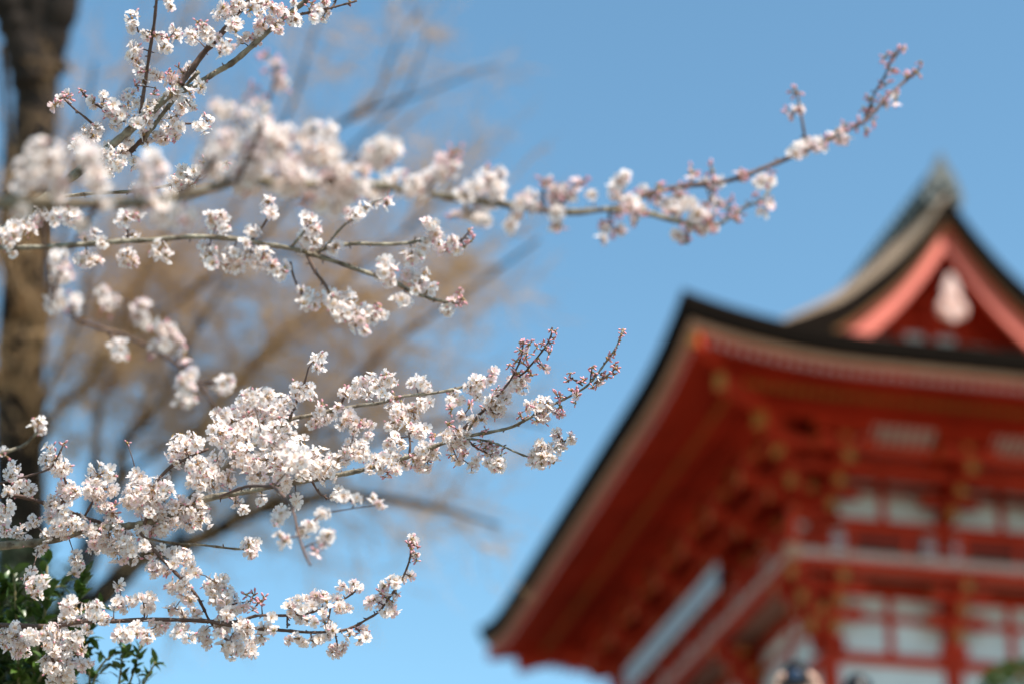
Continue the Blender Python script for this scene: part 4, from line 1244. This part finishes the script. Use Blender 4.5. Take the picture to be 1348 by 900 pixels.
def leaf(mb, p, d, nrm, ln, wd, m=0):
    d = d.normalized()
    s_ = d.cross(nrm)
    s_ = s_.normalized() if s_.length > 1e-5 else d.orthogonal().normalized()
    n_ = s_.cross(d)
    prof = ((0, .05, 0), (.25, .8, .02), (.55, 1, .03), (.82, .55, .0), (1, .02, -.06))
    vs = []
    for u, w_, h in prof:
        c = p + d * (ln * u) + n_ * (ln * h)
        vs += [c - s_ * wd * .5 * w_ + n_ * wd * .14 * w_, c, c + s_ * wd * .5 * w_ + n_ * wd * .14 * w_]
    fs = []
    for i in range(4):
        fs += [(i * 3, i * 3 + 1, i * 3 + 4, i * 3 + 3), (i * 3 + 1, i * 3 + 2, i * 3 + 5, i * 3 + 4)]
    mb.add(vs, fs, m, True)


def leafy(mb, stem_mb, px, d0, w, n, ln, base, r0=1.0, up=.5):
    c = [P(x, y, d0 + dd) - base for x, y, dd in px]
    sm = catmull(c, 5)
    stem_mb.tube(sm, [w * (1 - .6 * i / len(sm)) for i in range(len(sm))], 6)
    for k in range(n):
        i = rg.randint(int(len(sm) * .15), len(sm) - 1)
        along = (sm[min(i + 1, len(sm) - 1)] - sm[max(i - 1, 0)]).normalized()
        d = (rdir(rg) + along * .55 + Vector((0, 0, up * .4))).normalized()
        leaf(mb, sm[i] + rdir(rg) * .006, d, (Vector((0, 0, 1)) + rdir(rg) * .6), ln * rg.uniform(.7, 1.15), ln * rg.uniform(.36, .48))


rg = random.Random(9)
DE = 5.05
pe = P(40, 1000, DE)
EB = Vector((pe.x - .2, pe.y, gz(pe.y) - .02))
ever = link('evergreen_shrub', None)
ever.location = EB
tag(ever, 'glossy green evergreen shrub poking up behind the lowest blossom twig', 'shrub')
lm, sm_ = MB(), MB()
stems = [[(20, 1010, .1), (25, 900, 0), (22, 820, 0), (18, 755, 0)], [(30, 1010, .1), (45, 880, 0), (60, 800, 0), (62, 742, .03)], [(40, 1010, .1), (70, 900, -.05), (92, 820, 0), (112, 758, 0)],
         [(40, 1010, .1), (80, 920, .05), (108, 850, 0), (128, 800, 0)], [(10, 1010, .1), (-5, 880, 0), (-20, 780, 0), (-40, 720, 0)], [(0, 1010, .1), (10, 850, .1), (40, 790, .12), (80, 770, .1)],
         [(30, 1010, .1), (40, 930, 0), (60, 880, -.05), (90, 860, 0)], [(20, 1000, .1), (0, 870, .05), (0, 800, .05), (8, 770, .05)]]
for s_ in stems:
    leafy(lm, sm_, s_, DE, .006, 95, .046, EB)
for s_ in ([(80, 1010, .1), (150, 940, 0), (172, 895, 0), (186, 846, 0)], [(150, 940, 0), (158, 890, 0), (162, 850, 0)], [(150, 940, 0), (185, 905, 0), (205, 870, 0)], [(60, 1010, .1), (110, 930, 0), (130, 880, 0), (150, 860, 0)], [(110, 930, 0), (118, 895, 0), (112, 860, 0)]):
    leafy(lm, sm_, s_, DE, .004, 26, .034, EB)
for k in range(900):        # inner mass of the bush
    a = rdir(rg)
    p_ = P(-20 + 95 * a.x, 925 + 85 * a.z, DE + .18 + .2 * a.y) - EB
    leaf(lm, p_, rdir(rg), Vector((0, 0, 1)) + rdir(rg), .045 * rg.uniform(.7, 1.1), .02)
a = P(20, 1010, DE + .1) - EB
for k in range(5):
    sm_.tube([Vector((.02 * k - .04, .03 * (k % 3), 0)), Vector((.05 * k - .1, .04 * (k % 2), a.z * .5)), a + Vector((.04 * k - .1, 0, .02))], [.016, .012, .008], 7)
sm_.build('stems', STEM, ever)
lm.build('leaves', LEAF, ever)

# dark evergreen tree farther back in the lower left
DT = 14.0
pt = P(-60, 900, DT)
TBs = Vector((pt.x, pt.y, gz(pt.y) - .05))
dk = link('evergreen_tree', None)
dk.location = TBs
tag(dk, 'dark evergreen tree out of focus in the lower left corner', 'tree')
lm, sm_ = MB(), MB()
cz = P(-60, 900, DT) - TBs
sm_.tube(catmull([Vector((0, 0, 0)), Vector((.05, 0, cz.z * .5)), cz + Vector((0, 0, .6))], 5), [.12 - .006 * i for i in range(11)], 9)
for k in range(70):
    a = rdir(rg)
    a.y *= .8
    c = cz + Vector((a.x * .95, a.y * .9, a.z * 1.15 - .1)) * (rg.random() ** .4)
    sm_.tube([cz + Vector((0, 0, -.4)), (cz + c) / 2 + Vector((0, 0, -.05)), c], [.02, .012, .005], 5)
    for q_ in range(75):
        leaf(lm, c + rdir(rg) * .26 * rg.random() ** .5, rdir(rg), Vector((0, 0, 1)) + rdir(rg), rg.uniform(.05, .085), rg.uniform(.025, .035))
sm_.build('trunk', TBARK, dk)
lm.build('crown', LEAFD, dk)

# clipped bush at the lower right
DC = 12.0
pc = P(1352, 925, DC)
CB = Vector((pc.x, pc.y, gz(pc.y) - .03))
bush = link('trimmed_bush', None)
bush.location = CB
tag(bush, 'rounded bright green clipped bush in the lower right corner', 'bush')
lm, sm_ = MB(), MB()
top = P(1352, 932, DC) - CB
rx, rz = 70 * DC / FPX, 62 * DC / FPX
for k in range(4200):
    a = rdir(rg)
    rr = 1 - .22 * rg.random() ** 2
    p_ = top + Vector((a.x * rx * rr * (1 + .06 * math.sin(a.z * 9)), a.y * rx * rr, a.z * rz * rr))
    leaf(lm, p_, (a + rdir(rg) * .8), a + rdir(rg) * .5, rg.uniform(.022, .036), rg.uniform(.011, .016))
for k in range(9):
    a = rdir(rg)
    sm_.tube([Vector((.04 * math.cos(k), .04 * math.sin(k), 0)), Vector((.08 * math.cos(k), .08 * math.sin(k), top.z * .6)), top + Vector((a.x * rx * .7, a.y * rx * .7, a.z * rz * .6))], [.03, .022, .006], 6)
sm_.build('stems', STEM, bush)
lm.build('leaves', LEAFB, bush)

# ------------------------------------------------------------------ people on the stairs (only their heads reach the picture)
SKIN = mat('skin', (0.72, 0.45, 0.34), 0.5, 0.05, 12)
HAIR = mat('black_hair', (0.012, 0.010, 0.010), 0.45, 0.3, 30, stretch=(1, 1, 6))
JACKET = mat('dark_jacket', (0.05, 0.06, 0.09), 0.85, 0.2, 6)
JACKET2 = mat('grey_coat', (0.16, 0.15, 0.15), 0.85, 0.2, 6)
TROUS = mat('dark_trousers', (0.03, 0.03, 0.035), 0.85, 0.2, 6)
SHOE = mat('black_shoes', (0.015, 0.015, 0.015), 0.5, 0.2, 6)
CAMB = mat('camera_body', (0.02, 0.02, 0.022), 0.45, 0.2, 10)
GLASS = mat('blue_lens_glass', (0.02, 0.035, 0.07), 0.25, 0.1, 4, spec=0.4)


def skin_mesh(verts, edges, root, levels=2):
    me = bpy.data.meshes.new('figure')
    me.from_pydata([v[:3] for v in verts], edges, [])
    o = bpy.data.objects.new('figure', me)
    sc.collection.objects.link(o)
    sk = o.modifiers.new('skin', 'SKIN')
    sk.use_smooth_shade = True
    for i, v in enumerate(verts):
        d = me.skin_vertices[0].data[i]
        r_ = v[3]
        d.radius = r_ if hasattr(r_, '__len__') else (r_, r_)
        d.use_root = i == root
    sb = o.modifiers.new('sub', 'SUBSURF')
    sb.levels = sb.render_levels = levels
    dg = bpy.context.evaluated_depsgraph_get()
    out = bpy.data.meshes.new_from_object(o.evaluated_get(dg))
    bpy.data.objects.remove(o)
    vs = [v.co.copy() for v in out.vertices]
    fs = [tuple(p.vertices) for p in out.polygons]
    bpy.data.meshes.remove(out)
    return vs, fs


def head_mb(mb, c, fwd_y, tilt, m):
    """head 0.23 high with brow, nose, lips, chin and ears; face towards fwd_y (-1 = -Y)"""
    bm = bmesh.new()
    bmesh.ops.create_uvsphere(bm, u_segments=28, v_segments=20, radius=1)
    rot = Matrix.Rotation(tilt, 4, 'X')
    vs = []
    for v in bm.verts:
        x, y, z = v.co
        f = -y
        X, Y, Z_ = x * .076, y * .096, z * .118
        if z < -.1:
            X *= 1 - .30 * min(1, (-z - .1)) ** 1.2
            Y += (-.012 if y < 0 else .03) * min(1, -z - .1)
        if f > .55 and abs(x) < .28:
            nz = max(0, 1 - abs(z + .12) / .30) * max(0, 1 - abs(x) / .26)
            Y -= .022 * nz * (1.4 if z < -.05 else .8)
            Y -= .007 * max(0, 1 - abs(z + .50) / .12) * max(0, 1 - abs(x) / .28)
        for sx in (-1, 1):
            e = max(0, 1 - math.hypot((x - sx * .38) / .2, (z - .05) / .14))
            if f > .3:
                Y += .012 * e
        vs.append(c + rot @ Vector((X, Y * (1 if fwd_y < 0 else 1), Z_)))
    fs = [tuple(v.index for v in p.verts) for p in bm.faces]
    bm.free()
    mb.add(vs, fs, m, True)
    for sx in (-1, 1):
        pts = [c + rot @ Vector((sx * .074, .005, .03)), c + rot @ Vector((sx * .088, .012, .015)), c + rot @ Vector((sx * .086, .008, -.012)), c + rot @ Vector((sx * .074, .0, -.03))]
        mb.tube(pts, [.010, .014, .012, .008], 8, m)
        e = c + rot @ Vector((sx * .030, -.085, .006))
        mb.tube([e + Vector((0, .004, 0)), e + Vector((0, -.003, 0))], [.011, .006], 8, 3)


def person(base, rz, name_label, photographing, jacket):
    root = link('person', None)
    root.location = base
    root.rotation_euler = (0, 0, rz)
    tag(root, name_label, 'person')
    H = Vector((0, -.02, 1.545))
    V, E_ = [], []

    def v(x, y, z, r_):
        V.append((x, y, z, r_))
        return len(V) - 1

    def chain(*ids):
        for a, b_ in zip(ids, ids[1:]):
            E_.append((a, b_))
    pel = v(0, 0, .93, (.145, .105))
    wa = v(0, 0, 1.08, (.125, .095))
    ch = v(0, 0, 1.26, (.15, .105))
    nk0 = v(0, 0, 1.38, (.085, .07))
    nk1 = v(0, -.01, 1.45, .05)
    hd = v(0, -.01, 1.52, .05)
    chain(pel, wa, ch, nk0, nk1, hd)
    hands = []
    for sx in (-1, 1):
        sh = v(sx * .17, 0, 1.335, .062)
        if photographing:
            el = v(sx * .26, -.17, 1.22, .045)
            wr = v(sx * .112, -.215, 1.485, .030)
        else:
            el = v(sx * .225, .02, 1.07, .045)
            wr = v(sx * .235, -.03, .84, .030)
        chain(nk0, sh, el, wr)
        hp = v(sx * .09, 0, .88, .088)
        kn = v(sx * .10, -.015, .49, .058)
        an = v(sx * .10, .02, .09, .042)
        toe = v(sx * .115, -.15, .045, .040)
        chain(pel, hp, kn, an, toe)
        # hand: palm and five finger chains
        w0 = Vector(V[wr][:3])
        if photographing:
            pd = Vector((-sx * .10, -.25, 1)).normalized()
            side = Vector((0, -1, -.2)).normalized()
            curl = Vector((-sx, -.1, .1)).normalized()
        else:
            pd = Vector((0, -.08, -1)).normalized()
            side = Vector((0, -1, 0))
            curl = Vector((-sx, 0, 0))
        pm = w0 + pd * .055
        p1 = v(*pm, (.036, .020))
        chain(wr, p1)
        for k, (off, ln) in enumerate(((-.030, .062), (-.010, .076), (.010, .080), (.030, .070))):
            b0 = v(*(pm + side * off * .8 + pd * .030), .0105)
            b1 = v(*(pm + side * off + pd * (.03 + ln * .45) + curl * .006), .0095)
            b2 = v(*(pm + side * off + pd * (.03 + ln * .72) + curl * .026), .0085)
            b3 = v(*(pm + side * off + pd * (.03 + ln * .78) + curl * .046), .0075)
            chain(p1, b0, b1, b2, b3)
        t0 = v(*(w0 + pd * .03 + side * .028), .0125)
        t1 = v(*(w0 + pd * .055 + side * .05 + curl * .012), .0105)
        t2 = v(*(w0 + pd * .08 + side * .055 + curl * .03), .009)
        chain(p1, t0, t1, t2)
    vs, fs = skin_mesh(V, E_, 0)
    mb = MB()
    mats_ = [SKIN, jacket, TROUS, HAIR, SHOE]

    def where(f):
        c = sum((vs[i] for i in f), Vector()) / len(f)
        if c.z < .1:
            return 4
        if c.z < .93 and abs(c.x) < .2:
            return 2
        if c.z > 1.405 and abs(c.x) < .1 and c.y > -.12:
            return 0
        if photographing and c.y < -.13 and c.z > 1.45:
            return 0
        if not photographing and abs(c.x) > .19 and c.z < .86:
            return 0
        return 1
    b0 = len(mb.v)
    mb.v += [tuple(x) for x in vs]
    for f in fs:
        mb.f.append(tuple(i + b0 for i in f))
        mb.m.append(where(f))
        mb.sm.append(True)
    tilt = R(-4)
    head_mb(mb, H + Vector((0, 0, .085)), -1, tilt, 0)
    mb.build('body', mats_, root)
    hm = MB()
    hc = H + Vector((0, .012, .10))

    def hair_fn(u, w_):
        th_, ph = u * 2 * math.pi, w_ * math.pi
        x, y, z = math.sin(ph) * math.sin(th_), -math.sin(ph) * math.cos(th_), math.cos(ph)
        front = max(0, -y)
        low = .55 - 1.2 * front ** 2 if photographing else .7 - 1.0 * front ** 2
        z2 = max(z, -low)
        k = 1 + .03 * math.sin(th_ * 17) * math.sin(ph * 9)
        return hc + Vector((x * .087 * k, y * .104 * k, z2 * .122 * k))
    hm.grid(hair_fn, 40, 24)
    hm.build('hair', HAIR, root)
    return root


h1 = P(1048, 868, 10.5)
h1z = gz(h1.y)
top1 = 1.545 + .10 + .122
n1 = person(Vector((h1.x, h1.y + .02, h1.z - top1 + .0)), R(-8), 'person with black hair holding a camera up to the face below the gate', True, JACKET)
h2 = P(1128, 886, 11.6)
person(Vector((h2.x, h2.y, h2.z - top1)), R(170), 'person whose dark hair just shows at the bottom edge before a white panel', False, JACKET2)
print('feet', h1.z - top1, gz(h1.y), h2.z - top1, gz(h2.y), h1.y, h2.y)
# camera held in the first person's hands
R1 = Matrix.Translation(n1.location) @ Matrix.Rotation(R(-8), 4, 'Z')
ph = link('photo_camera', None)
ph.matrix_world = R1 @ Matrix.Translation((-.005, -.20, 1.615))
tag(ph, 'small black camera with a bluish lens held before a face at the bottom edge', 'camera')
b = MB()
b.box((0, 0, 0), Vector((.062, 0, 0)), Vector((0, .022, 0)), Vector((0, 0, .038)))
b.box((0, .002, .046), Vector((.024, 0, 0)), Vector((0, .018, 0)), Vector((0, 0, .012)))
b.build('camera_body', CAMB, ph)
b = MB()
b.tube([(0, -.021, 0), (0, -.05, 0), (0, -.075, 0)], [.034, .033, .035], 24)
ln = b.build('lens', CAMB, ph)
b = MB()
b.tube([(0, -.0755, 0), (0, -.078, 0), (0, -.0795, 0)], [.031, .024, .008], 24)
b.build('lens_glass', GLASS, ln)
